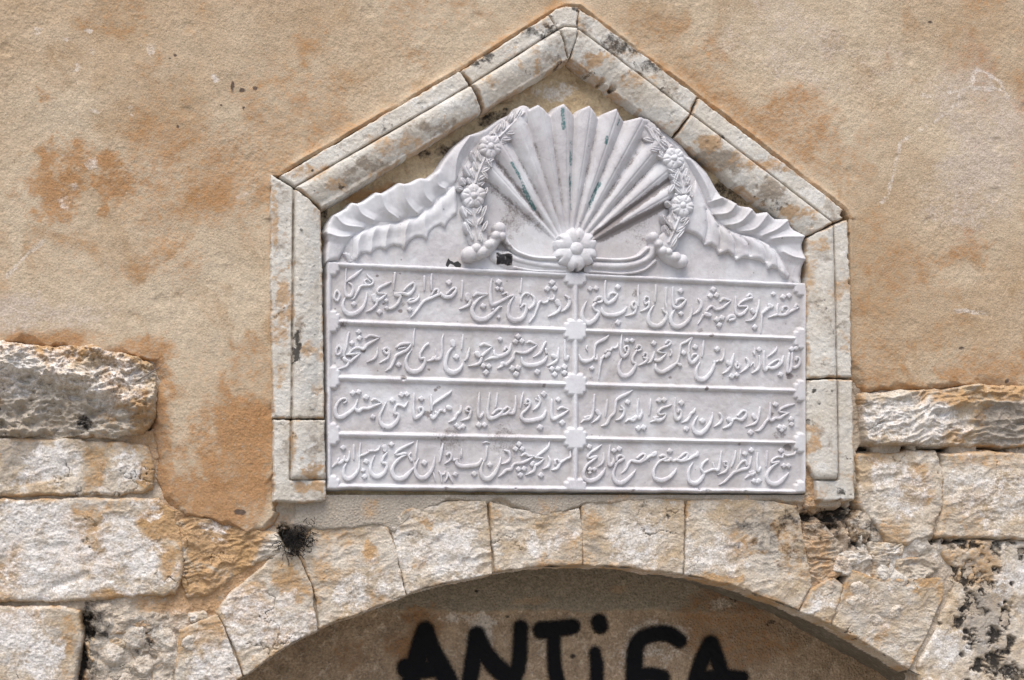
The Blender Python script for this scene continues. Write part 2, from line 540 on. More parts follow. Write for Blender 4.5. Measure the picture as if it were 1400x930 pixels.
# ------------------------------------------------------------------ masonry
sx0, sz0 = WP(100, 900)
stone_wall = thing('stone_wall', 'weathered pale limestone masonry wall under the ochre plaster, beside the arch', 'wall', (float(sx0), 0, 0))


def mortar_f(x, y):
    d = -sdf(x, y, ARCH_IN)
    dn = sdf(x, y, [(380, 676), (380, 250), (770, 20), (1160, 300), (1160, 676)])
    h = -0.0035 + 0.004 * fbm(x, y, 60, 4, 41) + 0.004 * fbm(x, y, 17, 3, 42) + 0.0015 * fbm(x, y, 5, 3, 43)
    f1, rid = worley(x, y, 34, 44)
    z = np.maximum(blob(x, y, 1195, 775, 120, 100, .4, .3), blob(x, y, 200, 880, 120, 70, .4, .3))
    h += z * (0.016 * sstep(0.55, 0.25, f1 + 0.12 * fbm(x, y, 14, 3, 46)) * (0.4 + 0.6 * rid))
    hole = np.zeros_like(x)
    for (cx, cy, rx, ry) in ((1140, 707, 28, 14), (1165, 720, 8, 26), (1103, 706, 20, 9), (1150, 790, 20, 8), (1172, 690, 7, 12), (1125, 728, 10, 10), (1185, 738, 6, 6), (405, 742, 27, 20), (118, 858, 15, 18),
                             (185, 624, 10, 6), (1275, 614, 26, 10), (1183, 619, 9, 9), (1239, 618, 7, 9), (1360, 613, 22, 8), (1287, 640, 5, 25), (128, 590, 14, 6), (1340, 740, 50, 8), (112, 900, 8, 40), (205, 580, 10, 10)):
        hole = np.maximum(hole, blob(x, y, cx, cy, rx * 1.25, ry * 1.25, .5, .55, size=14, seed=int(cx)))
    h -= 0.03 * hole
    # smooth grey cement smeared under the tablet
    cem = sstep(0, 8, sdf(x, y, [(440, 668), (1105, 668), (1102, 690), (1000, 690), (930, 688), (800, 692), (770, 708), (725, 708), (690, 690), (610, 690), (560, 712), (540, 735), (520, 725), (440, 732), (395, 720), (400, 680)]) + 4 * fbm(x, y, 22, 3, 47))
    h = h * (1 - cem) + cem * (0.0085 + 0.002 * fbm(x, y, 50, 4, 48))
    h = np.where(dn > 0, -0.05, h)
    keep = d > -1.5
    o = 1.0 * blob(x, y, 310, 760, 130, 90, .6, .6) + 0.8 * blob(x, y, 270, 828, 60, 14, .5, .4) + .6 * blob(x, y, 1120, 750, 80, 60, .5, .7) + .7 * blob(x, y, 200, 600, 40, 80, .5, .5)
    for (cx, cy) in ((505, 690), (635, 685), (850, 680), (1010, 684), (750, 690), (1110, 683)):
        o = np.maximum(o, .42 * blob(x, y, cx, cy, 26, 22, .8, .7, seed=cx))
    o = np.clip(o, 0, 1)
    g = np.maximum(0.75 * cem, .7 * blob(x, y, 200, 870, 70, 50, .5, .6))
    p = .6 * blob(x, y, 1230, 770, 70, 50, .5, .6) + .35 * z
    dk = np.maximum(hole * 0.95, .6 * blob(x, y, 1140, 715, 80, 46, .8, 1.1, size=15))
    dk = np.maximum(dk, .5 * blob(x, y, 125, 870, 30, 60, .5, .8, size=20))
    return h, keep, {'orange': o, 'grey': g, 'pale': p, 'dark': dk}


field('mortar', axis(-6, 1406, 1.5, -480, 1880), axis(440, 936, 1.5, None, 1800), mortar_f, M['rubble'], stone_wall, 0.0)


def block(name, poly, parent, seed, h0=0.006, amp=0.006, size=60, edge=7, edep=0.012, mat=None, res=1.15, wob=3.5, grow=2.2, strata=0.0, extra=None, stains=(), label=None, drop=0.02):
    poly = [tuple(p) for p in poly]
    xs = [p[0] for p in poly]; ys = [p[1] for p in poly]

    def f(x, y):
        d = sdf(x, y, poly) + wob * fbm(x, y, 26, 5, seed + 3, 0.6) + grow
        wx = x + 10 * fbm(x, y, 40, 3, seed + 5); wy = y + 10 * fbm(x, y, 40, 3, seed + 6)
        h = h0 + amp * (0.65 * fbm(wx, wy, size, 5, seed) + 0.35 * fbm(wx, wy, size * .45, 5, seed + 1, ridged=True)) + 0.0008 * fbm(x, y, 9, 3, seed + 2) + 0.0005 * fbm(x, y * (1 + (seed % 3) * .4), 3.6, 2, seed + 12) * (.4 + 1.2 * sstep(-.3, .4, fbm(x, y, 50, 3, seed + 14)))
        if strata:
            st = fbm(wx * .55, wy * 1.8 + wx * .25, size * .5, 5, seed + 8, 0.55, True)
            h += strata * st
        if extra is not None:
            h = h + extra(x, y)
        e = np.clip(d / (edge * .65), 0, 1)
        h = h - (1 - np.sqrt(np.clip(1 - (1 - e) ** 2, 0, 1))) * edep * .58
        h = np.where(d < 0, h + d * drop * 0.4, h)
        at = {'orange': np.zeros_like(x), 'dark': np.zeros_like(x), 'pale': np.zeros_like(x), 'grey': np.zeros_like(x)}
        for (kind, cx, cy, rx, ry, k) in stains:
            at[kind] = np.maximum(at[kind], k * {'pale': .75, 'orange': .95}.get(kind, 1) * blob(x, y, cx, cy, rx * 1.2, ry * 1.2, .55, .75, seed=seed + int(cx)))
        eg = sstep(9, -1, d) * sstep(-.25, .35, fbm(x, y, 30, 4, seed + 31))
        at['orange'] = np.maximum(at['orange'], .62 * eg)
        at['orange'] = np.maximum(at['orange'], .5 * sstep(.15, .75, fbm(x, y, 48, 6, seed + 33, .62)))
        at['grey'] = np.maximum(at['grey'], .5 * sstep(.2, .8, fbm(x, y, 36, 6, seed + 35, .65)))
        crk = np.abs(fbm(x, y, 70, 5, seed + 37, .55))
        ck = sstep(.022, .004, crk) * sstep(.1, .4, fbm(x, y, 60, 3, seed + 38))
        h = h - .0035 * ck
        at['dark'] = np.maximum(at['dark'], .5 * ck)
        return h, d > -3.5, at
    o = field(name, axis(min(xs) - 6, max(xs) + 6, res), axis(min(ys) - 6, max(ys) + 6, res), f, mat or M['stone'], parent, max(h0, 0))
    if label:
        o['label'] = label
    return o


# rock-faced block at the upper left: brow on top, hollow face below
def brow(x, y):
    line = 506 + 0.34 * np.maximum(x - 30, 0) + 11 * fbm(x, y, 60, 4, 91)
    t = (y - line)
    cr = fbm(x + 14 * fbm(x, y, 30, 3, 92), y * 1.7 + 14 * fbm(x, y, 30, 3, 93), 34, 5, 94, 0.6, True)
    return 0.030 * sstep(20, -10, t) - 0.010 * sstep(0, 60, t) - 0.022 * sstep(-14, -50, t) + 0.013 * cr + 0.008 * fbm(x, y * 1.5, 14, 4, 95, .62) + 0.010 * fbm(x * .6, y * 1.8, 40, 4, 96, .6, True) * sstep(-10, 30, t)


block('stone_block', [(-260, 462), (0, 470), (60, 474), (120, 478), (165, 486), (203, 500), (212, 530), (206, 570), (196, 592), (100, 597), (0, 595), (-260, 598)], stone_wall, 101, 0.010, 0.016, 70, 9, 0.016, strata=0.007,
      extra=brow, wob=5, stains=(('orange', 190, 545, 30, 50, .8), ('orange', 130, 482, 90, 22, 1), ('orange', 20, 472, 60, 12, .8), ('orange', 160, 520, 40, 50, .8), ('pale', 60, 505, 110, 36, .7), ('pale', 130, 540, 70, 34, .6), ('grey', 60, 572, 160, 24, .4), ('pale', 150, 520, 60, 40, .8), ('dark', 118, 578, 12, 12, .8)),
      label='rock-faced block with overhanging brow under the plaster')
block('stone_block', [(-260, 604), (0, 602), (100, 604), (160, 606), (200, 614), (210, 640), (209, 668), (196, 674), (60, 677), (-260, 680)], stone_wall, 111, 0.008, 0.007, 70, 8, 0.014, strata=0.002,
      stains=(('pale', 75, 640, 50, 36, .9), ('pale', 172, 645, 30, 28, .9), ('orange', 130, 640, 22, 50, .6), ('orange', 180, 608, 60, 16, .6), ('orange', 204, 645, 12, 40, .8), ('grey', 15, 620, 40, 30, .6)))
block('stone_block', [(-260, 687), (0, 685), (60, 684), (215, 682), (238, 700), (246, 745), (250, 780), (240, 812), (140, 818), (60, 821), (-260, 823)], stone_wall, 121, 0.008, 0.006, 80, 8, 0.014, strata=0.002,
      extra=lambda x, y: -0.005 * np.exp(-((y - 800 + .35 * (x - 80)) / 5) ** 2) * (x > 72) * (x < 122),
      stains=(('pale', 70, 740, 60, 60, .85), ('pale', 195, 760, 50, 60, .9), ('orange', 140, 750, 26, 60, .5), ('orange', 228, 708, 40, 46, 1.0), ('orange', 10, 760, 20, 50, .6), ('orange', 110, 745, 40, 60, .6), ('orange', 235, 780, 20, 40, .7), ('orange', 170, 812, 70, 10, .8), ('grey', 60, 700, 60, 20, .5), ('grey', 40, 760, 60, 40, .5)))
block('stone_block', [(240, 716), (262, 706), (300, 716), (340, 726), (376, 730), (388, 752), (350, 768), (318, 790), (290, 812), (256, 818), (246, 780)], stone_wall, 131, 0.002, 0.009, 34, 9, 0.012, strata=0.004,
      stains=(('orange', 300, 765, 80, 70, 1), ('orange', 270, 800, 40, 30, .9), ('pale', 285, 720, 26, 16, .7)), label='crumbling orange stained block left of the arch')
block('stone_block', [(-260, 830), (0, 829), (80, 831), (108, 836), (112, 870), (104, 905), (100, 960), (-260, 960)], stone_wall, 141, 0.012, 0.005, 70, 9, 0.016, stains=(('pale', 45, 880, 60, 50, .9), ('grey', 60, 900, 50, 40, .5), ('orange', 15, 845, 40, 14, .7), ('orange', 95, 870, 14, 50, .6)))
for i, pl in enumerate(([(118, 880), (150, 872), (172, 878), (164, 902), (128, 912)], [(120, 918), (160, 906), (200, 912), (206, 960), (112, 960)], [(176, 872), (206, 868), (212, 900), (186, 906)],
                        [(208, 912), (236, 906), (240, 960), (210, 960)], [(256, 838), (282, 836), (284, 846), (262, 849)], [(130, 838), (200, 838), (240, 842), (250, 860), (200, 864), (140, 866)])):
    block('rubble_stone', pl, stone_wall, 151 + i * 7, -0.002, 0.008, 26, 6, 0.012, strata=0.004, mat=M['rubble'] if i in (1, 2, 5) else M['stone'],
          stains=(('grey', 190, 885, 50, 40, .6), ('orange', 150, 880, 40, 14, .5), ('dark', 200, 880, 20, 20, .5)))
# right side
block('stone_block', [(1178, 540), (1230, 536), (1300, 534), (1345, 528), (1400, 530), (1660, 528), (1660, 608), (1400, 609), (1300, 607), (1250, 604), (1184, 604), (1180, 580)], stone_wall, 201, 0.012, 0.010, 60, 8, 0.016, strata=0.011, wob=3.5,
      extra=lambda x, y: 0.018 * sstep(590, 552, y + 6 * fbm(x, y, 40, 3, 5) + 20 * (x < 1330)) * sstep(1300, 1350, x) - 0.006 * sstep(1325, 1345, x),
      stains=(('pale', 1240, 560, 70, 40, .7), ('orange', 1310, 545, 50, 14, .8), ('orange', 1300, 595, 40, 16, .7), ('orange', 1375, 536, 50, 12, .9), ('grey', 1365, 580, 70, 30, .9), ('grey', 1210, 570, 60, 30, .5)),
      label='rock-faced block under the plaster with rippled tooling')
block('stone_block', [(1172, 622), (1230, 620), (1278, 618), (1284, 640), (1288, 690), (1272, 728), (1240, 742), (1215, 738), (1196, 716), (1176, 690)], stone_wall, 211, 0.006, 0.006, 55, 6, 0.012, strata=0.003, stains=(('pale', 1225, 660, 50, 40, .6), ('orange', 1260, 662, 20, 30, .6), ('orange', 1215, 730, 30, 20, .5)))
block('stone_block', [(1290, 622), (1340, 619), (1400, 620), (1660, 620), (1660, 738), (1400, 734), (1340, 733), (1284, 732), (1292, 690)], stone_wall, 221, 0.010, 0.007, 70, 7, 0.014, strata=0.003, stains=(('pale', 1360, 680, 70, 50, .5), ('orange', 1318, 690, 26, 30, .4), ('orange', 1345, 625, 80, 12, .5)))


def pitted(x, y):
    f1, rid = worley(x + 5 * fbm(x, y, 15, 3, 1), y * .7 + 5 * fbm(x, y, 15, 3, 2), 19, 77)
    pit = np.where(rid > .5, sstep(.42, .22, f1), 0)
    return -0.016 * pit


def pit_block(poly, seed):
    xs = [p[0] for p in poly]; ys = [p[1] for p in poly]

    def f(x, y):
        d = sdf(x, y, poly) + 3 * fbm(x, y, 24, 4, seed)
        h = 0.006 + 0.006 * fbm(x, y, 50, 5, seed + 1) + 0.0015 * fbm(x, y, 7, 3, seed + 2)
        pit = np.zeros_like(x)
        for (cx, cy, rx, ry) in ((1302, 785, 8, 17), (1320, 784, 9, 16), (1325, 828, 12, 16), (1340, 788, 10, 8), (1362, 780, 7, 5), (1376, 842, 9, 17), (1330, 878, 9, 14), (1360, 868, 10, 10), (1380, 892, 9, 7),
                                 (1362, 906, 12, 16), (1375, 918, 14, 10), (1345, 838, 8, 5), (1385, 876, 6, 6), (1316, 746, 22, 10), (1362, 748, 14, 12), (1343, 915, 14, 8), (1397, 756, 8, 8), (1392, 925, 14, 10), (1352, 800, 10, 12), (1312, 850, 10, 10), (1340, 905, 6, 6), (1285, 852, 4, 4), (1330, 800, 5, 5)):
            pit = np.maximum(pit, blob(x, y, cx, cy, rx * 1.2, ry * 1.2, .6, .8, size=11, seed=cx))
        f1, rid = worley(x, y, 17, 78)
        pit = np.maximum(pit, np.where((rid > .6) & (x > 1310), sstep(.3, .15, f1 + .1 * fbm(x, y, 6, 2, 9)), 0) * .8)
        h -= 0.009 * pit
        e = np.clip(d / 7, 0, 1)
        h -= (1 - np.sqrt(1 - (1 - e) ** 2)) * 0.014
        h = np.where(d < 0, h + d * 0.008, h)
        return h, d > -3.5, {'dark': np.clip(pit * .78, 0, 1), 'orange': .5 * blob(x, y, 1320, 770, 60, 40, .5, .6), 'pale': .5 * blob(x, y, 1300, 890, 50, 40, .5, .6) + .5 * blob(x, y, 1385, 790, 30, 40, .5, .5),
                               'grey': .85 * blob(x, y, 1345, 840, 80, 110, .7, .7)}
    o = field('stone_block', axis(min(xs) - 6, max(xs) + 6, 1.2), axis(min(ys) - 6, max(ys) + 6, 1.2), f, M['stone'], stone_wall, 0.006)
    o['label'] = 'deeply pitted block with black holes at the lower right'


pit_block([(1286, 742), (1340, 738), (1400, 740), (1660, 744), (1660, 960), (1275, 960), (1256, 926), (1252, 910), (1276, 868), (1298, 818), (1300, 775), (1290, 760)], 231)
# rubble between the tablet and the right blocks
for i, (pl, st) in enumerate((([(1100, 716), (1126, 720), (1150, 748), (1140, 764), (1108, 762), (1098, 740)], 'orange'), ([(1146, 758), (1180, 750), (1192, 764), (1162, 772)], 'pale'),
                              ([(1190, 745), (1236, 742), (1232, 756), (1196, 757)], 'pale'), ([(1096, 770), (1136, 768), (1152, 780), (1126, 800), (1100, 792)], 'orange'),
                              ([(1193, 757), (1214, 756), (1212, 788), (1196, 792)], 'grey'), ([(1226, 766), (1262, 762), (1285, 776), (1262, 790), (1228, 796)], 'grey'),
                              ([(1212, 800), (1240, 800), (1242, 838), (1214, 842)], 'pale'), ([(1158, 712), (1176, 700), (1192, 722), (1186, 742), (1164, 740)], 'orange'))):
    block('rubble_stone', pl, stone_wall, 251 + i * 5, 0.002, 0.007, 22, 6, 0.012, strata=0.004, mat=M['rubble'] if i in (0, 3) else M['stone'],
          stains=((st, sum(p[0] for p in pl) / len(pl), sum(p[1] for p in pl) / len(pl), 40, 40, .6), ('dark', 1135, 716, 60, 30, .42), ('dark', 1178, 725, 20, 30, .4)))
# courses that go on below the picture, down to the pavement
for (xa, xb) in ((-300, 150), (1470, 1760)):
    yy = 966
    k = 0
    while yy < 1700:
        hh = 110 + 20 * (k % 2)
        xm = xa + (xb - xa) * (0.35 + 0.3 * (k % 2))
        for (a, b) in ((xa, xm - 4), (xm + 4, xb)):
            block('stone_block', [(a, yy), (b, yy), (b, yy + hh - 6), (a, yy + hh - 6)], stone_wall, 400 + k * 9 + int(a) % 7, 0.008, 0.006, 70, 8, 0.014, res=4)
        yy += hh
        k += 1

# ------------------------------------------------------------------ arch
ax0, az0 = WP(780, 930)
arch = thing('stone_arch', 'segmental arch of pale cut limestone voussoirs below the marble tablet', 'arch', (float(ax0), 0, 0))


def intr_y(x):
    return np.interp(x, [p[0] for p in INTR], [p[1] for p in INTR])


def arc(a, b, n=9):
    return [(float(q), float(intr_y(q))) for q in np.linspace(a, b, n)]


VO = [
    (arc(236 + 68, 331, 4), [(320, 896), (298, 842), (272, 850), (246, 862), (243, 900), (240, 960)], (('orange', 300, 870, 30, 30, .7), ('pale', 285, 910, 50, 50, .8), ('orange', 265, 870, 30, 20, .6))),
    (arc(335, 433, 7), [(427, 806), (411, 768), (400, 752), (386, 752), (350, 782), (318, 808), (298, 838), (322, 886)], (('orange', 340, 830, 40, 40, .7), ('pale', 370, 850, 60, 50, .7), ('orange', 400, 790, 30, 24, .7), ('orange', 380, 868, 24, 10, .8), ('orange', 425, 835, 10, 24, .7))),
    (arc(438, 553, 8), [(546, 776), (536, 740), (528, 712), (500, 708), (470, 708), (430, 718), (408, 750), (414, 768), (432, 808)], (('pale', 500, 800, 60, 40, .7), ('orange', 505, 758, 16, 22, .9), ('orange', 440, 770, 26, 40, .5), ('orange', 460, 735, 40, 16, .4))),
    (arc(558, 672, 8), [(671, 740), (664, 686), (630, 686), (596, 688), (560, 694), (532, 712), (541, 742), (549, 776)], (('pale', 615, 750, 70, 50, .8), ('orange', 585, 715, 16, 12, .8), ('orange', 620, 752, 12, 16, .5))),
    (arc(677, 796, 8), [(795, 735), (792, 694), (765, 700), (735, 702), (700, 696), (669, 684), (674, 740)], (('pale', 730, 745, 70, 30, .8), ('orange', 775, 740, 24, 40, .4), ('orange', 760, 772, 40, 8, .5))),
    (arc(799, 933, 8), [(935, 740), (936, 684), (890, 682), (850, 682), (796, 684), (796, 715), (797, 745)], (('pale', 865, 735, 70, 50, .7), ('orange', 815, 720, 22, 26, .5), ('grey', 812, 748, 10, 10, .6))),
    (arc(936, 1092, 9), [(1110, 800), (1104, 770), (1096, 730), (1092, 692), (1040, 684), (985, 682), (939, 684), (938, 740)], (('grey', 1030, 730, 60, 40, .5), ('pale', 975, 760, 50, 30, .7), ('orange', 1010, 745, 24, 20, .6), ('orange', 985, 790, 30, 8, .8), ('orange', 1070, 740, 20, 40, .6), ('dark', 1075, 715, 24, 20, .6), ('dark', 1050, 735, 50, 40, .3))),
    (arc(1096, 1136, 5), [(1146, 826), (1152, 800), (1140, 790), (1120, 800), (1108, 806)], (('pale', 1125, 825, 20, 16, .9), ('orange', 1102, 818, 12, 16, .6))),
    (arc(1140, 1243, 8), [(1262, 880), (1290, 816), (1288, 790), (1240, 792), (1200, 792), (1164, 780), (1152, 812), (1146, 836)], (('orange', 1265, 800, 30, 20, .7), ('grey', 1195, 830, 50, 40, .4), ('pale', 1200, 860, 60, 24, .5))),
]
for i, (lo, up, st) in enumerate(VO):
    block('voussoir', lo + up, arch, 301 + i * 11, 0.006, 0.0045, 46, 3.5, 0.0055, strata=0.0016, wob=2.3, res=1.1, stains=st, drop=0.03, grow=0.9)
# underside of the arch, running back to the inner wall
DEEP = 0.26
pts = spline([(p[0], p[1]) for p in ARCH_IN[1:-1]], 6)
nn = 22
sv = []
for j in range(nn):
    t = j / (nn - 1)
    for (px, py) in pts:
        X, Z = WP(px, py, 0.0)
        w = 0.003 * math.sin(px * .21 + j) * (t > 0) + 0.004 * float(fbm(np.array([px]), np.array([t * 160]), 40, 3, 9)[0])
        sv.append((float(X), -0.004 + t * (DEEP + .02), float(Z) + w))
np_ = len(pts)
sf = [(j * np_ + i, j * np_ + i + 1, (j + 1) * np_ + i + 1, (j + 1) * np_ + i) for j in range(nn - 1) for i in range(np_ - 1)]
sa = np.zeros(len(sv))
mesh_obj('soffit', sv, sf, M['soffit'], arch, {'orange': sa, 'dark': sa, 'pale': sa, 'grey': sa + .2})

# ------------------------------------------------------------------ inner wall of the recess with the sprayed word
bx, bz = WP(780, 930, -DEEP)


def relief_back(x, y):
    return 0.004 * fbm(x, y, 60, 4, 61) + 0.0025 * fbm(x, y, 14, 3, 62)


def back_f(x, y):
    step = 836 + 5 * fbm(x, y, 50, 3, 63)
    cem = sstep(4, -4, y - step)
    h = -DEEP + relief_back(x, y) * (1 - .6 * cem) + 0.004 * cem
    g = np.maximum(.95 * cem * (1 - .8 * blob(x, y, 722, 822, 34, 8, .5, .4) - .8 * blob(x, y, 848, 806, 18, 9, .5, .4)), 0)
    p = .7 * blob(x, y, 655, 870, 26, 40, .5, .5) + .55 * blob(x, y, 620, 845, 60, 14, .5, .6) + .4 * blob(x, y, 890, 890, 60, 40, .5, .7) + .5 * blob(x, y, 985, 825, 30, 10, .5, .6)
    o = .6 * blob(x, y, 560, 890, 70, 60, .5, .7) + .5 * blob(x, y, 1000, 860, 120, 60, .5, .7) + .4 * blob(x, y, 470, 900, 30, 30, .5, .7)
    dk = np.zeros_like(x)
    for (cx, cy, r) in ((1056, 851, 7), (694, 843, 3), (651, 808, 3), (1004, 822, 3), (783, 897, 5), (1000, 818, 4)):
        dk = np.maximum(dk, .7 * blob(x, y, cx, cy, r * 1.4, r, .5, .3))
    return h, np.ones_like(x, bool), {'grey': g, 'pale': p, 'orange': o, 'dark': dk}


back = field('recess_wall', axis(280, 1340, 1.6, 40, 1560), axis(700, 936, 1.6, None, 1720), back_f, M['back'], None, -DEEP)
tag(back, 'dark brown plastered wall at the back of the arch, sprayed with black lettering', 'wall')
GRAF = [
    [[(560, 935, 24), (566, 915, 26), (574, 885, 26), (581, 862, 24)], [(581, 862, 24), (590, 888, 25), (602, 912, 27), (616, 940, 28)], [(556, 914, 28), (580, 916, 24), (600, 914, 22)]],
    [[(640, 940, 21), (646, 905, 22), (652, 868, 22)], [(652, 868, 22), (662, 892, 24), (684, 918, 26), (702, 928, 22)], [(702, 930, 20), (709, 905, 20), (712, 858, 19)]],
    [[(740, 862, 24), (762, 860, 22), (782, 857, 21)], [(757, 870, 17), (757, 900, 18), (760, 925, 20), (764, 945, 20)]],
    [[(818, 850, 21), (820, 856, 21)], [(813, 892, 14), (816, 915, 17), (815, 945, 17)]],
    [[(866, 940, 22), (867, 900, 22), (872, 878, 21), (890, 868, 21), (912, 867, 22), (928, 876, 20)], [(868, 924, 20), (890, 922, 18), (906, 926, 18)]],
    [[(948, 940, 20), (958, 905, 21), (971, 880, 22)], [(971, 880, 22), (981, 905, 20), (990, 935, 22)], [(962, 926, 16), (985, 924, 17), (1014, 926, 16)]],
]
for L in GRAF:
    P = [q for st in L for q in st]
    xa, xb = min(q[0] for q in P) - 26, max(q[0] for q in P) + 26
    ya, yb = min(q[1] for q in P) - 24, 948

    def gf(x, y, L=L):
        den = np.zeros_like(x)
        for st in L:
            s = spline([(a, b, c) for a, b, c in st], 6)
            d, t = pdist(x, y, [(q[0], q[1]) for q in s], True)
            w = np.interp(t, np.linspace(0, 1, len(s)), s[:, 2]) * .43
            den = np.maximum(den, sstep(8.5, -6.0, d - w))
        h = -DEEP + relief_back(x, y) + 0.0045
        return h, den > 0.01, {'paint': den}
    field('painted_letter', axis(xa, xb, 1.4), axis(ya, yb, 1.4), gf, M['paint'], back, -DEEP)

# ------------------------------------------------------------------ gabled frame
fx0, fz0 = WP(770, 686)
frame = thing('gabled_frame', 'gabled moulded stone frame of nine fitted pieces around the marble tablet', 'frame', (float(fx0), 0, float(fz0)))


def niche_f(x, y):
    d = sdf(x, y, [(425, 690), (425, 275), (775, 60), (1120, 315), (1120, 690)])
    h = -0.014 + 0.006 * fbm(x, y, 50, 4, 71) + 0.004 * fbm(x, y, 15, 4, 72, ridged=True) + 0.0013 * fbm(x, y, 5, 3, 73)
    o = .7 * blob(x, y, 500, 268, 80, 30, .5, .7) + .5 * blob(x, y, 700, 110, 50, 30, .5, .6) + .8 * blob(x, y, 1110, 660, 16, 40, .5, .4)
    dk = .6 * blob(x, y, 670, 160, 40, 20, .5, .8) + .45 * blob(x, y, 610, 205, 40, 24, .5, .9) + .5 * blob(x, y, 1010, 255, 50, 24, .5, .9) + .5 * blob(x, y, 443, 300, 10, 60, .5, .5)
    p = .6 * blob(x, y, 770, 125, 50, 24, .5, .6)
    return h, d > -1, {'orange': o, 'dark': dk, 'pale': p, 'grey': np.zeros_like(x)}


field('niche_panel', axis(420, 1126, 1.6), axis(56, 690, 1.6), niche_f, M['niche'], frame, -0.014)


def frame_stone(poly, groove, inner, seed, foot=None, stains=(), chips=(), wid=36.0):
    """poly: outline of one piece; groove: polyline between flat outer band and rounded inner moulding; inner: its far edge"""
    xs = [p[0] for p in poly]; ys = [p[1] for p in poly]

    def f(x, y):
        d = sdf(x, y, poly) + 1.0 * fbm(x, y, 16, 4, seed) + 0.5 * fbm(x, y, 5, 2, seed + 1) + 0.35
        for (cx, cy, r) in chips:
            d = np.minimum(d, np.hypot(x - cx, y - cy) - r + 2.5 * fbm(x, y, 9, 3, seed))
        dg = pdist(x, y, groove)
        di = pdist(x, y, inner)
        # which side of the groove: inner side if nearer to the inner edge than the groove line allows
        (ax, ay), (bx2, by2) = groove[0], groove[-1]
        side = (bx2 - ax) * (y - ay) - (by2 - ay) * (x - ax)
        mx, my = inner[len(inner) // 2 - 1 if len(inner) > 2 else 0][:2]
        mx = (inner[0][0] + inner[-1][0]) / 2; my = (inner[0][1] + inner[-1][1]) / 2
        sm = (bx2 - ax) * (my - ay) - (by2 - ay) * (mx - ax)
        inn = (side * np.sign(sm)) > 0
        if len(groove) > 2:
            inn = sdf(x, y, list(groove) + list(reversed(inner))) > 0
        if foot is not None:
            inn &= y < foot
            dg = np.minimum(dg, np.where(y < foot + 3, np.abs(y - foot) + 1e9 * (~(inn | (np.abs(y - foot) < 3) & (sdf(x, y, list(groove) + list(reversed(inner))) > -60))), 1e9)) if False else dg
        fil = 0.027 + 0 * x
        u = np.clip(dg / wid, 0, 1)
        mou = 0.040 - 0.011 * np.exp(-dg / 3.2) - 0.013 * u ** 2.2
        if foot is not None:
            df = np.clip(foot - y, 0, 50)
            mou = mou - 0.010 * np.exp(-df / 3.0)
        h = np.where(inn, mou, fil)
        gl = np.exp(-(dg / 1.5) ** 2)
        if foot is not None:
            gl = np.where(y > foot + 1, 0, gl)
            gl = np.maximum(gl, np.exp(-((y - foot) / 1.5) ** 2) * (inn | (np.abs(y - foot) < 2.5) & (side * np.sign(sm) > 0)))
        h = h - 0.010 * gl * np.clip(0.85 + 0.6 * fbm(x, y, 30, 3, seed + 4), .2, 1.3)
        h = h + 0.0016 * fbm(x, y, 40, 3, seed + 2) + 0.0007 * fbm(x, y, 9, 3, seed + 3)
        f1, rid = worley(x, y, 13, seed + 6)
        h = h - np.where(rid > .88, sstep(.28, .08, f1 + .22 * fbm(x, y, 6, 3, seed)) * .0016, 0) + 0.0005 * fbm(x, y, 3.5, 2, seed + 9)
        e = np.clip(d / 3.0, 0, 1)
        h = h - (1 - np.sqrt(1 - (1 - e) ** 2)) * 0.006
        h = np.where(d < 0, h + d * 0.016, h)
        at = {k: np.zeros_like(x) for k in ('orange', 'dark', 'pale', 'grey')}
        for (kind, cx, cy, rx, ry, k) in stains:
            at[kind] = np.maximum(at[kind], k * blob(x, y, cx, cy, rx, ry, .6, .7, size=min(rx, ry) * .8 + 4, seed=seed + int(cx)))
        at['orange'] = np.maximum(at['orange'], .55 * sstep(5, 0, d) * (fbm(x, y, 20, 3, seed + 8) > -.1))
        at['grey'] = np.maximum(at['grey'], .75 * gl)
        at['grey'] = np.maximum(at['grey'], .62 * sstep(.05, .8, fbm(x, y, 44, 7, seed + 21, .68)))
        at['dark'] = np.maximum(at['dark'], .55 * sstep(.35, .85, fbm(x, y, 24, 6, seed + 22, .72)))
        at['orange'] = np.maximum(at['orange'], .5 * sstep(.2, .8, fbm(x, y, 36, 6, seed + 23, .65)))
        return h, d > -3.2, at
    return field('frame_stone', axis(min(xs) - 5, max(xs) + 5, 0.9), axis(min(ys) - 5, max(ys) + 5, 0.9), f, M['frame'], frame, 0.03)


GL_L = [(402, 257), (397, 690)]
IN_L = [(440, 286), (445, 690)]
GL_R = [(1140, 305), (1147, 690)]
IN_R = [(1102, 325), (1104, 690)]
frame_stone([(375, 574), (398, 574), (444, 575), (446, 660), (445, 684), (410, 687), (375, 685)], [(399, 560), (397, 657)], [(443, 560), (445, 657)], 501, 656,
            (('orange', 420, 665, 30, 12, .9), ('orange', 400, 610, 10, 40, .5), ('orange', 425, 640, 20, 14, .8), ('grey', 395, 600, 10, 30, .5), ('pale', 420, 630, 18, 20, .8)))
frame_stone([(371, 238), (402, 258), (439, 287), (441, 400), (444, 571), (399, 571), (374, 570), (371, 400)], [(402, 256), (399, 580)], [(439, 286), (443, 580)], 511, None,
            (('orange', 385, 420, 16, 60, .7), ('orange', 382, 510, 12, 30, .6), ('dark', 406, 470, 7, 26, .9), ('grey', 408, 450, 10, 40, .7), ('orange', 420, 480, 20, 20, .6), ('orange', 376, 300, 6, 60, .6), ('grey', 386, 484, 20, 4, .6), ('dark', 425, 560, 8, 8, .4)))
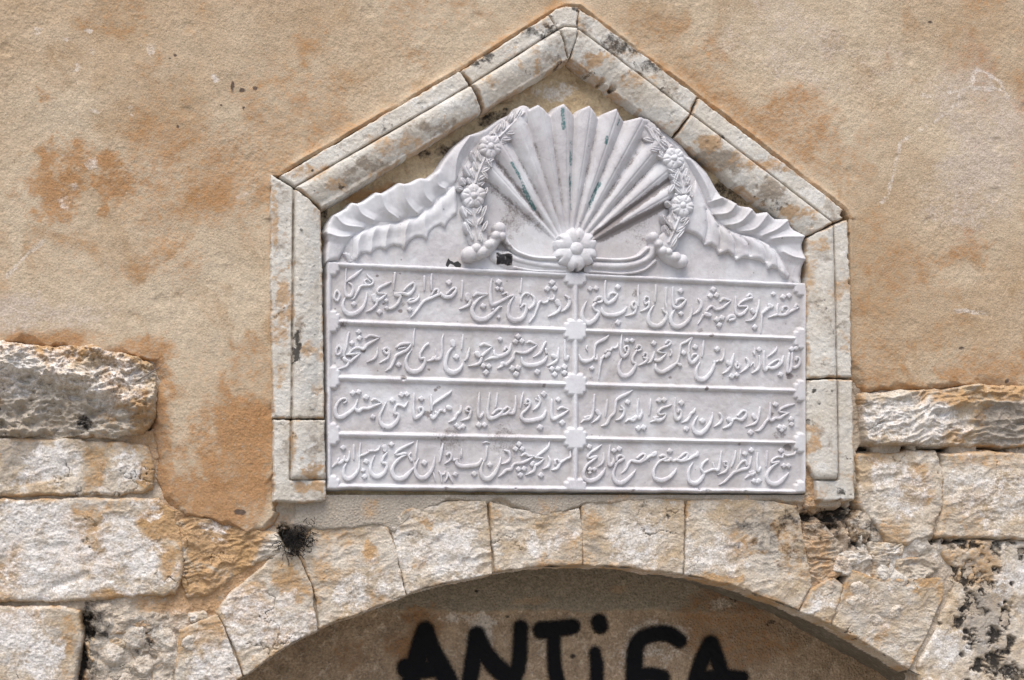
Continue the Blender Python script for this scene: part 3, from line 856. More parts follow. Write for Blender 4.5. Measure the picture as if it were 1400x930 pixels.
frame_stone([(384, 240), (628, 97), (637, 108), (645, 122), (658, 151), (441, 284), (404, 255)], [(402, 256.5), (645.5, 115)], [(440, 286), (660, 150)], 521, None,
            (('grey', 510, 228, 50, 18, .8), ('grey', 590, 176, 50, 14, .8), ('orange', 550, 200, 60, 20, .5), ('orange', 425, 235, 40, 14, .5), ('orange', 465, 255, 30, 16, .6), ('dark', 622, 103, 5, 6, .7), ('dark', 427, 232, 3, 3, .9), ('pale', 600, 140, 60, 12, .6)))
frame_stone([(631, 96), (750, 20), (757, 30), (763, 40), (771, 60), (777, 80), (663, 149), (652, 124), (641, 107)], [(645.5, 114.5), (763, 40)], [(660, 150), (779, 80)], 531, None,
            (('dark', 720, 40, 40, 14, .62), ('dark', 664, 75, 12, 10, .8), ('dark', 650, 85, 10, 8, .6), ('orange', 735, 92, 12, 14, .9), ('orange', 712, 92, 16, 14, .6), ('orange', 680, 115, 26, 14, .5), ('grey', 760, 55, 20, 12, .4)))
frame_stone([(752, 19), (762, 11), (774, 8), (791, 10), (789, 36), (785, 58), (779, 79), (772, 58), (765, 40), (758, 30)], [(763, 40), (772, 36), (789, 37)], [(773, 78), (779, 80), (784, 78)], 541, None,
            (('dark', 786, 12, 8, 5, .7), ('dark', 756, 22, 6, 8, .6), ('grey', 776, 45, 12, 12, .4)))
frame_stone([(793, 11), (820, 29), (954, 131), (945, 153), (921, 185), (781, 80), (787, 58), (791, 38)], [(789, 37), (944.7, 155)], [(779, 80), (922, 186)], 551, None,
            (('dark', 860, 62, 70, 16, .55), ('dark', 835, 50, 16, 10, .7), ('dark', 900, 92, 40, 12, .45), ('orange', 815, 84, 22, 18, .9), ('orange', 860, 110, 40, 14, .5), ('orange', 916, 168, 8, 6, .9), ('grey', 840, 80, 30, 12, .4)), chips=((824, 112, 5), (838, 122, 4)))
frame_stone([(957, 134), (1156, 287), (1153, 297), (1141, 304), (1102, 323), (924, 187), (948, 155)], [(945, 155), (1140, 305)], [(922, 186), (1101, 325)], 561, None,
            (('orange', 965, 195, 24, 16, .9), ('grey', 985, 215, 50, 20, .85), ('grey', 1050, 262, 50, 18, .9), ('orange', 1080, 290, 30, 14, .8), ('orange', 1040, 225, 60, 12, .6), ('dark', 1060, 280, 30, 12, .3), ('pale', 1110, 265, 40, 14, .6)), chips=((1158, 292, 6),))
frame_stone([(1104, 326), (1141, 307), (1160, 300), (1163, 360), (1165, 430), (1166, 515), (1143, 516), (1106, 516)], [(1140, 303), (1145, 530)], [(1102, 320), (1104, 530)], 571, None,
            (('orange', 1120, 330, 18, 16, .6), ('orange', 1110, 375, 10, 30, .5), ('grey', 1125, 345, 14, 20, .4), ('orange', 1158, 385, 8, 14, .7), ('dark', 1133, 450, 5, 12, .4)), chips=((1166, 350, 5), (1166, 362, 5), (1165, 386, 4)))
frame_stone([(1106, 520), (1144, 519), (1167, 520), (1169, 683), (1130, 684), (1118, 683), (1117, 655), (1105, 636)], [(1145, 510), (1147, 656)], [(1104, 510), (1105, 656)], 581, 656,
            (('orange', 1112, 600, 12, 40, .7), ('orange', 1125, 675, 16, 12, .4), ('dark', 1113, 536, 4, 6, .7), ('dark', 1119, 552, 4, 6, .6), ('grey', 1117, 590, 10, 30, .5), ('pale', 1122, 640, 14, 10, .8)))
block('mortar_patch', [(1102, 632), (1114, 645), (1121, 660), (1119, 682), (1148, 684), (1146, 690), (1103, 692)], frame, 591, 0.010, 0.005, 20, 4, 0.008, mat=M['rubble'], stains=(('orange', 1112, 665, 40, 50, 1.0),), wob=2, label='orange mortar filling the broken foot of the frame')

# ------------------------------------------------------------------ marble tablet
S = 0.014
tx0, tz0 = WP(775, 672)
tablet = thing('marble_tablet', 'white marble fountain tablet with carved scallop shell, leaves and eight lines of raised script', 'tablet', (float(tx0), 0, float(tz0)))

OUT_L = [(446, 345), (449, 330), (448, 323), (445, 317), (449, 305), (456, 295), (466, 289), (473, 285), (481, 277), (488, 279), (497, 275), (506, 269), (514, 263), (522, 265), (534, 258), (546, 250), (552, 252), (562, 249), (573, 244),
         (585, 244), (598, 234), (609, 217), (623, 200), (642, 184.5), (665, 176), (682, 163.5), (701, 154), (718, 148), (722, 152)]
OUT_T = [(733, 146), (741, 151), (746, 155), (750, 158), (753, 156), (762, 147), (768, 144.5), (774, 150), (781, 156.5), (785, 159), (793, 151), (803, 147), (810, 154), (816, 161), (826, 156), (840, 151), (845, 160), (851, 166), (861, 165), (873, 162.5)]
OUT_R = [(883, 166), (900, 173), (916, 186), (933, 200), (942, 213), (953, 221), (967, 236), (978, 256), (986, 268), (1000, 274), (1009, 281), (1024, 283), (1030, 288), (1035, 292), (1041, 291), (1048, 290), (1054, 295), (1060, 299), (1068, 299),
         (1076, 300), (1080, 308), (1086, 314.5), (1093, 318), (1100, 323), (1097, 333), (1097, 340), (1101.5, 353), (1097, 366), (1095, 378), (1096, 392)]
SHELL = [(722, 152)] + OUT_T + [(883, 166), (905, 215), (925, 270), (928, 310), (905, 345), (850, 366), (788, 374), (722, 366), (686, 345), (658, 330), (650, 285), (660, 240), (690, 190)]
UPPER = [(446, 366)] + OUT_L + OUT_T + OUT_R + [(1096, 396)]
zero = 0.0


def mat_attrs(x, **kw):
    at = {k: np.zeros_like(x) for k in ('grime', 'dirt', 'teal', 'dark')}
    at.update(kw)
    return at


def slab_f(x, y):
    d = sdf(x, y, UPPER)
    sh = sstep(0, 5, sdf(x, y, SHELL))
    h = S + 0.0012 * fbm(x, y, 50, 3, 601) + 0.0006 * fbm(x, y, 9, 3, 602) - 0.012 * sh
    f = np.clip(d / 2.5, 0, 1)
    h = h - (1 - np.sqrt(1 - (1 - f) ** 2)) * 0.004
    h = np.where(d < 0, h + d * 0.012, h)
    g = .45 + 0 * x
    g += .4 * blob(x, y, 640, 355, 40, 20, .6, .5)
    dk = np.maximum(sstep(-1.2, .8, sdf(x, y, [(609.5, 363.5), (613, 354), (617, 357.5), (620.5, 359.5), (626, 357.5), (630.5, 362), (629.5, 365.5), (623, 364.5), (619, 361), (615, 360.5), (612, 365)])), 0) * 1.1
    dt = .5 * blob(x, y, 465, 350, 16, 10, .5, .8) + .35 * blob(x, y, 1037, 366, 3, 3, .5, .3)
    return h, d > -5, mat_attrs(x, grime=np.clip(g, 0, 1), dark=dk, dirt=dt)


field('slab', axis(440, 1106, 0.9), axis(140, 398, 0.9), slab_f, M['marble'], tablet, S)


# --- inscription panel: raised rules, sunk fields with cusped corners
def ln(l, r):
    return lambda x: l + (r - l) * (x - 465) / (1083 - 465)


TOPS = [ln(366.2, 393.4), ln(444.3, 466), ln(521, 538), ln(598.4, 608.3)]
BOTS = [ln(435.8, 459), ln(512, 530.3), ln(589, 602.3), ln(661, 668.5)]
COLS = [(454, 782.5), (791.5, 1096.5)]
P_TOP = ln(359.5, 386.5)
P_BOT = ln(668, 674)
PANEL = [(447, float(P_TOP(447)) - 1), (1101, float(P_TOP(1101))), (1103, 400), (1102, 560), (1102.5, float(P_BOT(1102))), (1040, 673), (780, 671), (640, 669.5), (448, 668), (447.5, 560), (446, 420)]


def recess(x, y):
    best = np.full(x.shape, -99.0)
    for (x0, x1) in COLS:
        for tp, bt in zip(TOPS, BOTS):
            d = np.minimum(np.minimum(x - x0, x1 - x), np.minimum(y - tp(x), bt(x) - y))
            for cx in (x0, x1):
                for cyf in (tp, bt):
                    cy = cyf(cx)
                    q = np.hypot(x - cx, (y - cy) * 0.95)
                    an = np.arctan2(np.abs(y - cy), np.abs(x - cx))
                    rr = 11.5 + 1.2 * np.abs(np.sin(an * 2)) - 2.0 * np.exp(-((an - .78) / .18) ** 2)
                    d = np.minimum(d, q - rr)
            best = np.maximum(best, d)
    return best


def panel_f(x, y):
    d = sdf(x, y, PANEL) + .5 * fbm(x, y, 14, 3, 611) + .9 * np.where(y > 655, fbm(x, y, 20, 3, 619), 0)
    r = recess(x, y) + .35 * fbm(x, y, 9, 3, 612)
    t = sstep(-2.6, 1.0, r)
    hi = S + 0.0082 + 0.0007 * fbm(x, y, 30, 3, 613)
    # the rules are gently rounded bars
    hi = hi - 0.0028 * sstep(-4.5, -0.5, r)
    lo = S + 0.0010 + 0.0009 * fbm(x, y, 26, 3, 614) + 0.00045 * fbm(x, y, 6, 3, 615)
    h = hi * (1 - t) + lo * t
    nick = np.zeros_like(x)
    for (cx, cy, q) in ((968, 672, 5), (957, 669, 4), (610, 668, 4), (866, 671, 4), (1020, 672, 4), (706, 668, 3), (551, 519, 4), (966, 533, 3), (470, 443, 3)):
        nick = np.maximum(nick, sstep(q, q * .3, np.hypot(x - cx, (y - cy) * 1.4) + 1.5 * fbm(x, y, 6, 2, 9)))
    h = h - .004 * nick * (1 - t)
    e = np.clip(d / 3, 0, 1)
    h = h - (1 - np.sqrt(1 - (1 - e) ** 2)) * 0.0045
    h = np.where(d < 0, h + d * 0.012, h)
    g = t * (.62 + .3 * fbm(x, y, 60, 4, 616) + .3 * np.exp(-np.maximum(r - 1, 0) / 3.0))
    dt = .5 * nick
    for (cx, cy, q, k) in ((551, 516, 5, .9), (1080, 514, 6, .8), (1078, 612, 6, 1.2), (1056, 566, 4, 1.1), (497, 478, 4, 1.1), (958, 452, 4, .7), (973, 459, 4, .7), (966, 531, 3, .8), (525, 389, 2, 1), (548, 374, 2, .9), (516, 377, 2, 1), (548, 425, 3, 1.1), (525, 415, 2.5, 1.1), (552, 416, 4, .6),
                               (917, 516, 3, .8), (810, 516, 4, .6), (584, 566, 6, .9), (596, 533, 3, .9), (600, 529, 3, .6), (586, 505, 2, .8), (587, 505, 2, .9), (478, 487, 5, .8), (469, 490, 4, .8), (1067, 594, 8, .5), (615, 603, 20, .35), (690, 600, 30, .25), (470, 444, 8, .7), (744, 527, 3, 1), (840, 445, 10, .3), (872, 400, 8, .35), (1012, 607, 3, .9)):
        dt = np.maximum(dt, k * blob(x, y, cx, cy, q * 1.3, q * 1.1, .5, .3, size=6, seed=cx))
    return h, d > -6, mat_attrs(x, grime=np.clip(g, 0, 1), dirt=dt)


panel = field('inscription_panel', axis(441, 1108, 0.7), axis(352, 681, 0.7), panel_f, M['marble'], tablet, S + .006)

# --- raised script: every stroke traced as x,y,width; '*' marks a lozenge dot x,y,size
TEXT = [
    # row, column, crop origin, crop scale, strokes
    (0, 0, 445, 355, 8.235, """
130,348,26 160,395,32 135,462,30 99,432,30 112,370,28 130,348,24|233,100,14 228,180,20 225,250,24 220,350,34 238,405,50|418,102,12 350,165,40 280,215,38 235,250,20|
262,262,20 300,290,26 308,350,34 285,405,44 240,410,44|465,165,14 500,205,24 535,235,24 525,275,26 470,290,26 440,245,22 470,222,20 508,250,16|470,290,26 400,300,30 360,365,28 325,430,20 290,447,14|
222,430,14 195,500,34 215,580,52 280,615,60 360,595,56 430,520,40 460,430,22 470,370,12|*320,500,62|735,255,22 680,280,38 620,310,34 585,350,26 600,380,26 690,385,14|690,385,14 640,430,34 590,465,30|
545,415,66 555,450,66|580,450,40 570,510,34 520,560,30 460,585,12|*608,590,66|783,150,26 775,230,28 765,340,14|798,395,60 828,402,60|845,420,36 810,500,36 750,545,36 690,560,14|*685,460,48|*690,545,52|
780,380,20 870,380,40 930,395,44 985,350,36 1005,295,30 985,265,28 930,300,26 880,350,22|1113,190,28 1112,260,26 1112,345,16|1055,395,18 1045,440,28 990,475,36 940,480,40 950,450,28 1000,440,20|*950,562,60|
1195,165,22 1190,250,30 1195,340,24|1310,385,26 1265,397,34 1190,430,36 1110,470,34 1060,530,32 1000,610,24 960,650,10|1195,400,24 1230,342,30 1270,340,30 1268,395,30"""),
    (0, 0, 610, 360, 7.778, """
*30,205,64|-60,315,24 -20,355,44 50,355,44 100,300,34 100,262,24 60,275,26 10,325,22|172,190,28 170,260,26 160,380,16|228,345,68 232,372,68|255,395,30 240,440,34 190,470,26 145,485,10|
290,350,26 330,320,36 390,330,30 440,325,14|440,330,14 370,365,24 310,420,34 275,490,46 300,570,56 370,600,60 440,580,52 510,520,36 560,470,28 590,462,18|*395,455,66|
485,165,14 470,280,30 475,400,40 495,440,46 560,415,36 620,385,34 670,355,30 725,340,14|600,330,20 645,315,26 660,350,24|*560,200,70|*545,268,48|*592,278,50|*500,492,32|*560,572,40|
725,345,14 690,400,26 660,480,34 665,560,46 720,605,56 800,590,50 845,520,40 850,450,30 820,440,26 795,470,24|805,160,14 798,240,24 790,310,22|790,440,20 800,370,22 835,325,26 880,325,24 870,350,16|
905,335,18 940,375,32 930,440,34 885,485,26|1150,340,14 1140,380,26 1100,385,22 1090,370,22 1075,410,26 1030,420,26 1010,400,24 985,430,30 960,500,28 930,570,24 885,630,10|*1128,205,66|*1078,272,68|*1155,266,64|
1185,410,62 1195,430,62|1215,450,32 1200,500,34 1150,540,28 1090,565,12|1270,345,24 1310,380,40 1305,440,40 1270,490,30 1225,515,12"""),
    (0, 1, 780, 370, 8.235, """
*222,205,60|*292,200,60|185,345,12 150,410,30 128,490,44 145,560,54 200,590,60 260,565,52 305,510,44 315,465,36 270,440,30 255,400,32 280,370,34|270,345,26 300,310,36 345,305,36 355,345,30 310,360,30|
395,115,20 385,200,28 385,300,34 395,350,40 430,365,44 490,330,44 530,270,26|530,270,20 480,250,34 440,270,30 430,310,22|*535,185,70|350,415,14 370,480,46 440,505,52 530,495,50 600,460,38 630,415,22|*535,585,68|
700,360,26 690,400,30 720,430,36 740,385,36 720,352,28 700,360,24|740,420,30 720,475,34 670,500,26 620,510,10|765,160,14 762,240,24 765,330,24 760,400,24|830,340,22 845,300,24 880,305,24 885,345,24 845,375,24 830,345,20|
885,350,26 880,405,30 840,440,26 790,460,10|962,165,22 958,250,28 952,350,20|940,395,14 905,440,26 880,510,38 890,590,54 950,625,60 1020,610,54 1070,550,40 1085,490,30 1050,460,30 1040,430,26|
1078,195,22 1075,280,26 1070,360,26 1085,430,26 1090,500,22|1155,185,16 1148,270,26 1150,350,32 1165,405,40 1210,420,44 1260,390,44 1300,330,24|1300,330,18 1250,315,34 1205,335,30 1190,370,20|*1243,230,66|
1175,440,16 1145,490,30 1130,550,44 1150,610,54 1210,635,58 1280,605,52 1340,540,38 1365,460,24 1370,385,14|*1245,485,60"""),
    (0, 1, 935, 380, 8.235, """
165,240,26 195,280,40 185,340,36 150,385,30 100,415,14|*332,130,70|*300,205,66|*370,195,68|410,265,22 445,235,32 490,245,30 530,255,14|530,258,14 470,310,30 420,345,34 360,355,34 320,320,30 285,335,28 260,370,26|
255,410,62 285,420,56|215,420,30 195,460,24 160,520,10|*375,470,68|*430,450,68|*400,530,66|490,480,14 510,440,40 560,430,44 570,460,36 520,475,36|
585,210,18 580,300,26 585,390,34 620,420,40 670,400,40 715,345,26 720,320,14|720,320,16 660,320,28 620,320,26 625,295,24 660,265,28 720,235,36 765,225,30|770,215,26 745,185,28 715,210,24|
850,250,14 840,320,24 820,390,28 800,440,32 760,475,26 700,485,10|770,365,52 785,385,48|*800,555,62|965,310,54 985,325,48|1010,310,14 960,335,36 910,375,34 885,400,26|880,390,20 875,480,22 868,620,12|*1010,180,52|
1065,290,16 1050,350,28 1050,410,34 1000,430,24 955,445,12|1050,410,30 1090,420,36 1150,410,38 1200,380,34 1260,350,30 1300,330,14|1300,330,14 1270,300,28 1255,335,36|
1110,370,24 1120,330,24 1160,325,24 1180,360,26 1150,400,26|*1120,215,66|*1185,200,66"""),
    (1, 0, 445, 435, 8.235, """
150,310,26 175,345,30 165,400,28 125,410,28 120,360,26 150,310,24|265,160,20 245,230,34 235,320,28 220,385,14|*375,155,62|*385,225,66|*298,280,60|455,225,26 500,195,34 560,205,34 610,215,14|
600,225,16 530,265,34 470,300,40 430,345,40 380,335,34 330,340,30 290,370,26 260,410,20|240,410,20 310,405,28 390,395,14|390,400,14 330,450,34 280,490,34 230,475,50 215,460,50|260,500,34 230,545,30 140,575,10|
585,335,12 580,400,28 550,455,34 470,495,10|655,355,36 690,338,38 715,370,36 690,400,36 658,375,34|720,390,30 700,450,34 610,505,10|
800,330,24 850,295,40 920,285,38 960,290,20 930,350,34 870,385,40 800,420,40 770,480,34 735,550,34 680,595,12|820,345,20 900,330,18|*825,525,66|1005,120,14 992,210,26 990,310,18|
970,355,12 920,430,28 905,500,40 930,580,54 1000,605,62 1070,580,54 1115,510,40 1115,450,30 1070,460,36 1065,410,30 1090,360,28 1125,310,28 1155,290,36|
1330,180,14 1310,260,26 1310,380,34 1290,450,40 1240,460,44 1245,430,30|1240,350,14 1250,430,24|1230,450,30 1200,470,36 1150,485,14|1215,440,26 1190,475,24"""),
    (1, 0, 610, 440, 7.778, """
70,215,58 75,245,58|75,270,20 30,320,28 5,380,36 -10,450,46 10,510,56 70,540,60 130,520,48 165,475,30 175,440,12|*108,375,64|180,135,14 172,210,26 165,290,16|250,280,14 235,340,28 220,390,26 200,415,12|
365,255,24 400,235,34 440,250,28 490,262,14|490,265,14 430,320,34 385,360,30|330,340,64 345,355,60|375,390,34 355,440,36 300,460,30 240,470,10|*395,470,62|*455,475,62|*425,540,66|*575,185,54|
690,235,16 670,310,40 620,350,44 560,370,44 520,350,40 510,310,24|620,300,24 635,270,24 660,290,20|545,380,36 480,385,34 415,412,12|*765,155,64|*740,212,62|*805,206,62|860,225,22 890,210,32 930,230,26 970,245,12|
965,248,14 900,300,34 850,330,34 790,330,30 740,320,26 720,350,28 710,390,44 670,430,36 640,455,36 600,440,40 590,470,36 550,495,14|*705,495,68|*765,490,68|*745,556,68|
800,380,18 820,440,44 880,465,50 970,455,50 1040,420,42 1075,365,20|*970,535,68|1060,215,20 1030,270,30 1000,330,30 930,375,12|1060,290,26 1070,330,30|
1200,280,14 1190,340,26 1180,400,32 1140,440,32 1080,470,10|1140,365,54 1165,375,48|*1125,500,60|*1190,500,60|*1155,560,64|1262,195,18 1265,270,26 1265,350,34 1275,400,46 1295,370,36|*1260,480,64|*1260,542,62"""),
    (1, 1, 780, 450, 8.235, """
435,65,12 390,110,40 310,150,36 280,190,26 270,260,24 265,310,26 240,345,34 170,365,50 120,345,36 98,290,16|300,290,14 295,340,30 265,330,26|190,185,14 180,215,20 195,240,14|*243,440,54|
535,160,14 525,200,24 490,215,26 475,205,20 450,240,30 410,240,30 395,265,26|430,280,56 400,310,46|380,300,30 345,345,28|350,330,34 335,400,26 325,480,24 320,565,12|
580,55,14 568,150,26 565,250,30 590,310,44 635,290,40 655,230,30 640,190,26 610,210,24 620,250,22|*640,130,60|*695,130,60|
575,335,16 550,400,30 545,460,42 570,515,54 620,530,58 680,500,50 720,440,40 735,390,34 705,375,30 695,340,30 715,290,28 745,240,26|745,215,26 760,185,28 795,195,28 795,230,26 765,245,24|
820,300,22 840,265,26 865,290,26 855,330,26 825,320,24|870,330,28 840,375,34 770,410,12|950,250,10 930,310,26 900,365,30 860,385,14|*940,160,64|1075,160,26 1095,130,28 1130,150,28 1110,180,28|
1090,190,30 1030,215,30 985,245,28 1010,265,26 1080,270,14|1080,275,14 1030,330,36 990,355,44 950,350,30|960,390,16 965,450,44 1020,485,52 1080,465,48 1150,420,48 1200,375,24 1225,300,24 1235,210,26 1250,170,26 1310,140,36 1370,90,14|
1205,390,26 1235,405,44|*1275,270,62|1130,230,20 1140,270,24 1125,300,18"""),
    (1, 1, 935, 455, 8.235, """
100,50,12 65,120,26 55,200,28 60,290,36 90,340,48 140,300,44 160,260,26|90,280,20 100,250,30 140,240,26|*130,160,64|225,90,14 215,170,30 205,270,16|
180,335,14 150,390,28 135,450,40 150,510,54 210,530,58 270,490,50 320,420,38 345,350,28 340,325,22 375,325,24 390,310,20 420,315,26 445,270,26 455,185,14|*378,185,68|
565,235,14 550,300,30 530,370,34 490,430,30 440,460,10|500,340,62 515,355,56|*540,490,66|*595,475,62|600,335,30 625,370,34 605,400,30 585,380,28 600,335,26|700,285,22 730,330,34 715,390,34 640,450,10|
800,175,12 795,240,22|850,260,18 855,340,26 835,410,34 770,455,10|*850,190,62|785,220,18 800,245,18|750,380,14 785,340,20 795,390,18|
905,210,22 900,290,28 900,370,36 915,420,44 950,390,36 990,400,44 1050,380,44 1080,330,34 1060,305,28 1010,330,26 960,370,24|1050,385,40 1100,340,34 1125,260,16|1050,160,12 1025,210,28 950,270,12|*1090,470,62|
1190,230,20 1175,310,30 1170,400,36 1175,440,44 1205,400,36 1215,300,28 1222,220,20|1215,380,30 1250,395,36 1295,360,34 1305,300,30 1275,275,28 1265,310,26|*1215,185,60|*1265,175,60"""),
    (2, 0, 445, 510, 8.235, """
205,340,20 235,320,24 225,290,26 180,295,28 130,350,32 110,420,42 130,490,54 190,495,56 260,450,46 320,400,36 345,350,24 360,300,14|330,400,34 370,430,48 420,400,36 470,400,40 520,385,36 580,360,30 630,340,14|
525,310,20 560,295,30 630,335,14|*310,225,64|*375,215,64|*460,275,70|*535,495,64|685,330,10 645,410,22 610,490,34 630,575,52 700,610,62 770,580,54 820,510,40 815,460,34 780,460,36 785,400,30 810,360,28 860,370,30 890,380,30 930,320,14|
*755,310,66|*858,245,66|*918,240,62|1000,230,18 992,320,28 990,420,34 1010,505,50 1060,480,44 1100,430,36 1085,390,32 1050,400,30 1060,440,24|*1080,290,64|1190,250,22 1190,330,28 1195,420,26|
1422,195,12 1395,225,34 1330,270,36 1270,310,36 1210,360,26 1200,400,20|1240,440,28 1250,470,36 1210,510,40 1190,480,34|1260,460,30 1300,420,34 1340,440,24 1345,410,16"""),
    (2, 0, 610, 515, 7.778, """
25,330,60 40,335,56|160,310,16 150,370,34 115,400,30 90,450,34 30,485,10|*112,520,58|*140,545,52|*182,530,58|210,355,26 235,325,28 265,345,30 255,400,34 240,440,34 160,470,10|215,365,24 245,375,20|
355,170,14 345,270,30 340,370,34 355,430,46 390,395,26 392,370,14|*350,515,70|*408,515,62|465,175,16 450,270,26 440,370,32 460,440,50 530,430,46 590,385,40 590,350,30 540,355,30 495,400,24|545,175,14 535,260,24 525,330,18|
580,410,34 640,395,34 680,350,30 650,325,28 620,350,26|660,385,36 710,390,40 735,330,30 740,205,18|820,165,14 800,250,26 790,335,14|
840,290,20 860,245,28 890,260,28 885,310,28 845,360,28 810,390,28 805,440,40 850,470,50 950,460,52 1030,430,42 1062,360,20|850,290,24 885,285,24|*1000,540,68|980,205,20 1000,260,30 970,320,30 925,358,12|*1040,185,66|
955,240,16 985,255,18|1125,245,22 1120,320,28 1120,400,36 1140,450,46 1200,425,36 1250,395,34 1305,355,14|1190,350,20 1230,325,30 1305,355,14|*1195,245,58|*1235,490,68"""),
    (2, 1, 780, 525, 8.235, """
275,120,20 262,200,28 255,300,32 235,370,36 190,400,44 165,380,30 205,365,26|190,400,40 150,410,24 120,435,10|302,310,54 318,330,54|335,340,30 310,390,34 240,440,10|415,175,16 405,260,32 395,370,14|
700,70,12 640,110,36 560,150,42 515,190,32 505,260,28 490,330,32 450,370,32 425,420,36 400,455,36 350,475,10|575,250,22 605,295,32 595,350,32 560,390,30 510,410,12|560,290,20 590,290,20|*645,205,64|
765,170,18 755,250,28 755,340,30 770,385,46 800,340,30 805,290,14|750,370,30 710,410,40 660,400,30 620,430,12|690,395,24 740,360,24|*765,500,66|*825,490,66|905,170,16 895,250,30 885,350,14|
1140,235,14 1090,255,28 1030,275,32 990,320,28 1010,345,26 1080,335,14|1080,340,14 1040,395,36 980,410,48 940,380,26 985,375,24|960,405,36 905,430,10|*1000,185,64|*1055,180,64|
1182,155,18 1172,250,28 1172,340,34 1195,400,44 1240,370,36 1245,310,30 1225,290,28 1215,320,26|*1250,215,68"""),
    (2, 1, 935, 530, 8.235, """
130,235,16 110,275,34 80,295,32 60,340,32 30,375,30 -20,395,10|*30,465,68|160,320,12 115,390,28 105,450,42 130,500,54 190,515,58 250,470,50 295,400,36 318,340,26 325,280,14|*210,375,70|405,290,24 430,340,34 410,395,34 345,440,10|
540,370,26 590,350,26 650,365,44 695,320,38 700,270,30 660,265,28 610,315,24|505,355,58 520,370,54|545,380,34 510,430,36 440,460,10|860,220,16 845,300,28 825,370,32 790,410,32 700,440,10|785,315,52 800,340,52|*755,505,68|
975,170,14 970,260,26 960,340,32 920,390,32 890,440,36 850,480,34 810,490,12|960,345,30 990,370,40 1030,345,34 1080,345,36 1130,310,32 1185,285,14|1185,283,14 1110,280,26 1075,265,26 1110,230,30 1170,205,34 1250,185,12|
*1035,190,66|*1210,355,64|*1215,412,58|*1080,445,64|*1130,450,62|*1102,482,50"""),
    (3, 0, 445, 585, 8.235, """
*198,225,66|270,265,20 265,330,30 240,375,34 210,350,30 215,320,24|215,350,30 180,385,44 140,395,36 150,345,24|120,400,34 75,445,10|320,195,20 318,270,26 320,355,18|
395,170,16 385,260,26 380,340,26 380,420,26 360,490,36 300,560,52 240,575,56 205,530,46 205,460,32 235,400,16|615,205,14 595,245,28 560,260,26 530,260,30 490,260,26 480,250,16|490,270,24 440,300,28 390,315,28|
*460,380,66|*425,480,50|*440,550,66|665,215,62 670,250,56|690,280,26 650,340,28 640,390,32 680,400,36 690,440,34 660,510,46 590,550,58 530,530,52 505,460,36 525,380,22 555,310,10|*745,185,62|
995,160,14 920,200,34 850,235,34 795,280,30 800,305,26 890,290,40 910,305,20 840,340,34 770,420,40 750,500,48 800,570,58 880,565,60 940,510,44 1000,445,20|1035,145,14 1022,240,28 1010,360,16|960,285,24 940,320,24 970,370,36|
1050,345,14 1015,420,30 1010,490,42 1050,555,56 1120,560,58 1180,500,46 1215,420,32 1230,330,12|*1115,395,70|1325,175,16 1305,270,32 1285,385,14|1210,500,14 1225,540,22 1240,600,14|1280,490,18 1300,530,24 1310,610,14|1300,530,22 1340,520,20 1350,490,14"""),
    (3, 0, 610, 585, 7.778, """
25,480,20 10,530,24 -10,570,14|25,480,20 45,530,26 70,580,14|*100,495,56|10,290,26 30,265,26 55,290,28 45,340,28 -10,380,12|165,225,14 160,290,24 158,320,14|125,330,14 85,345,34 70,350,12|
110,340,20 115,385,44 170,410,46 260,405,50 340,390,44 380,330,20|*300,490,64|435,200,22 428,270,28 420,345,14|395,165,16 425,150,22 460,160,14|405,345,12 380,400,28 370,470,40 400,535,54 460,540,58 520,480,46 560,400,32 585,315,12|
*465,395,62|625,240,22 670,260,34 680,320,34 650,365,30 590,385,12|*775,175,66|*740,225,60|*810,225,60|800,300,20 840,275,32 880,300,28 935,300,14|930,305,14 860,350,34 800,375,34 740,380,30 710,400,30 690,440,40 640,450,36 610,480,34 560,520,10|
*770,440,62|*830,435,62|*790,502,62|1100,150,12 1080,210,30 1030,255,36 975,295,26|950,315,24 990,320,28 1040,325,14|1040,330,14 990,380,32 945,400,30|915,390,50 925,375,46|945,400,32 930,460,36 850,500,10|*1010,505,64|
1090,305,20 1105,360,32 1085,410,32 1030,440,12|1320,250,14 1320,310,26 1280,330,26 1250,350,28 1210,370,30 1190,340,24 1160,345,24 1160,385,26|1215,375,32 1180,430,34 1125,450,10"""),
    (3, 1, 780, 595, 8.235, """
*212,130,62|350,110,14 290,155,34 230,195,30 195,240,28 210,260,26 270,245,40 300,245,26 250,285,32 185,340,30 150,420,34 160,490,50 220,515,56 300,490,52 360,430,40 390,370,16|*220,385,60|*268,385,54|*218,425,42|
375,200,14 375,270,24 355,320,28 310,355,12|445,115,18 435,200,28 430,290,36 445,340,46 480,310,34 485,260,14|*490,175,62|*550,155,66|
520,290,24 530,245,32 570,230,32 600,260,36 560,290,40 530,310,30 500,370,26 480,450,36 510,520,52 570,540,56 640,500,48 700,440,34 735,390,12|
575,430,12 620,390,26 650,330,30 680,290,28 720,295,40 780,300,44 830,260,36 840,220,30 805,215,28 750,260,24|790,300,40 850,270,34 900,235,34 950,220,44 960,190,24 930,210,30|
1010,240,24 1040,225,36 1080,250,36 1050,275,36 1010,290,26 960,350,24 935,430,34 960,490,50 1030,510,56 1110,480,48 1170,420,34 1195,375,12|
1060,290,30 1110,285,34 1130,260,26 1150,290,30 1200,280,36 1250,290,44 1310,250,38 1315,205,30 1280,210,28 1220,260,24|1270,290,36 1340,268,32 1400,230,36|*1120,180,66"""),
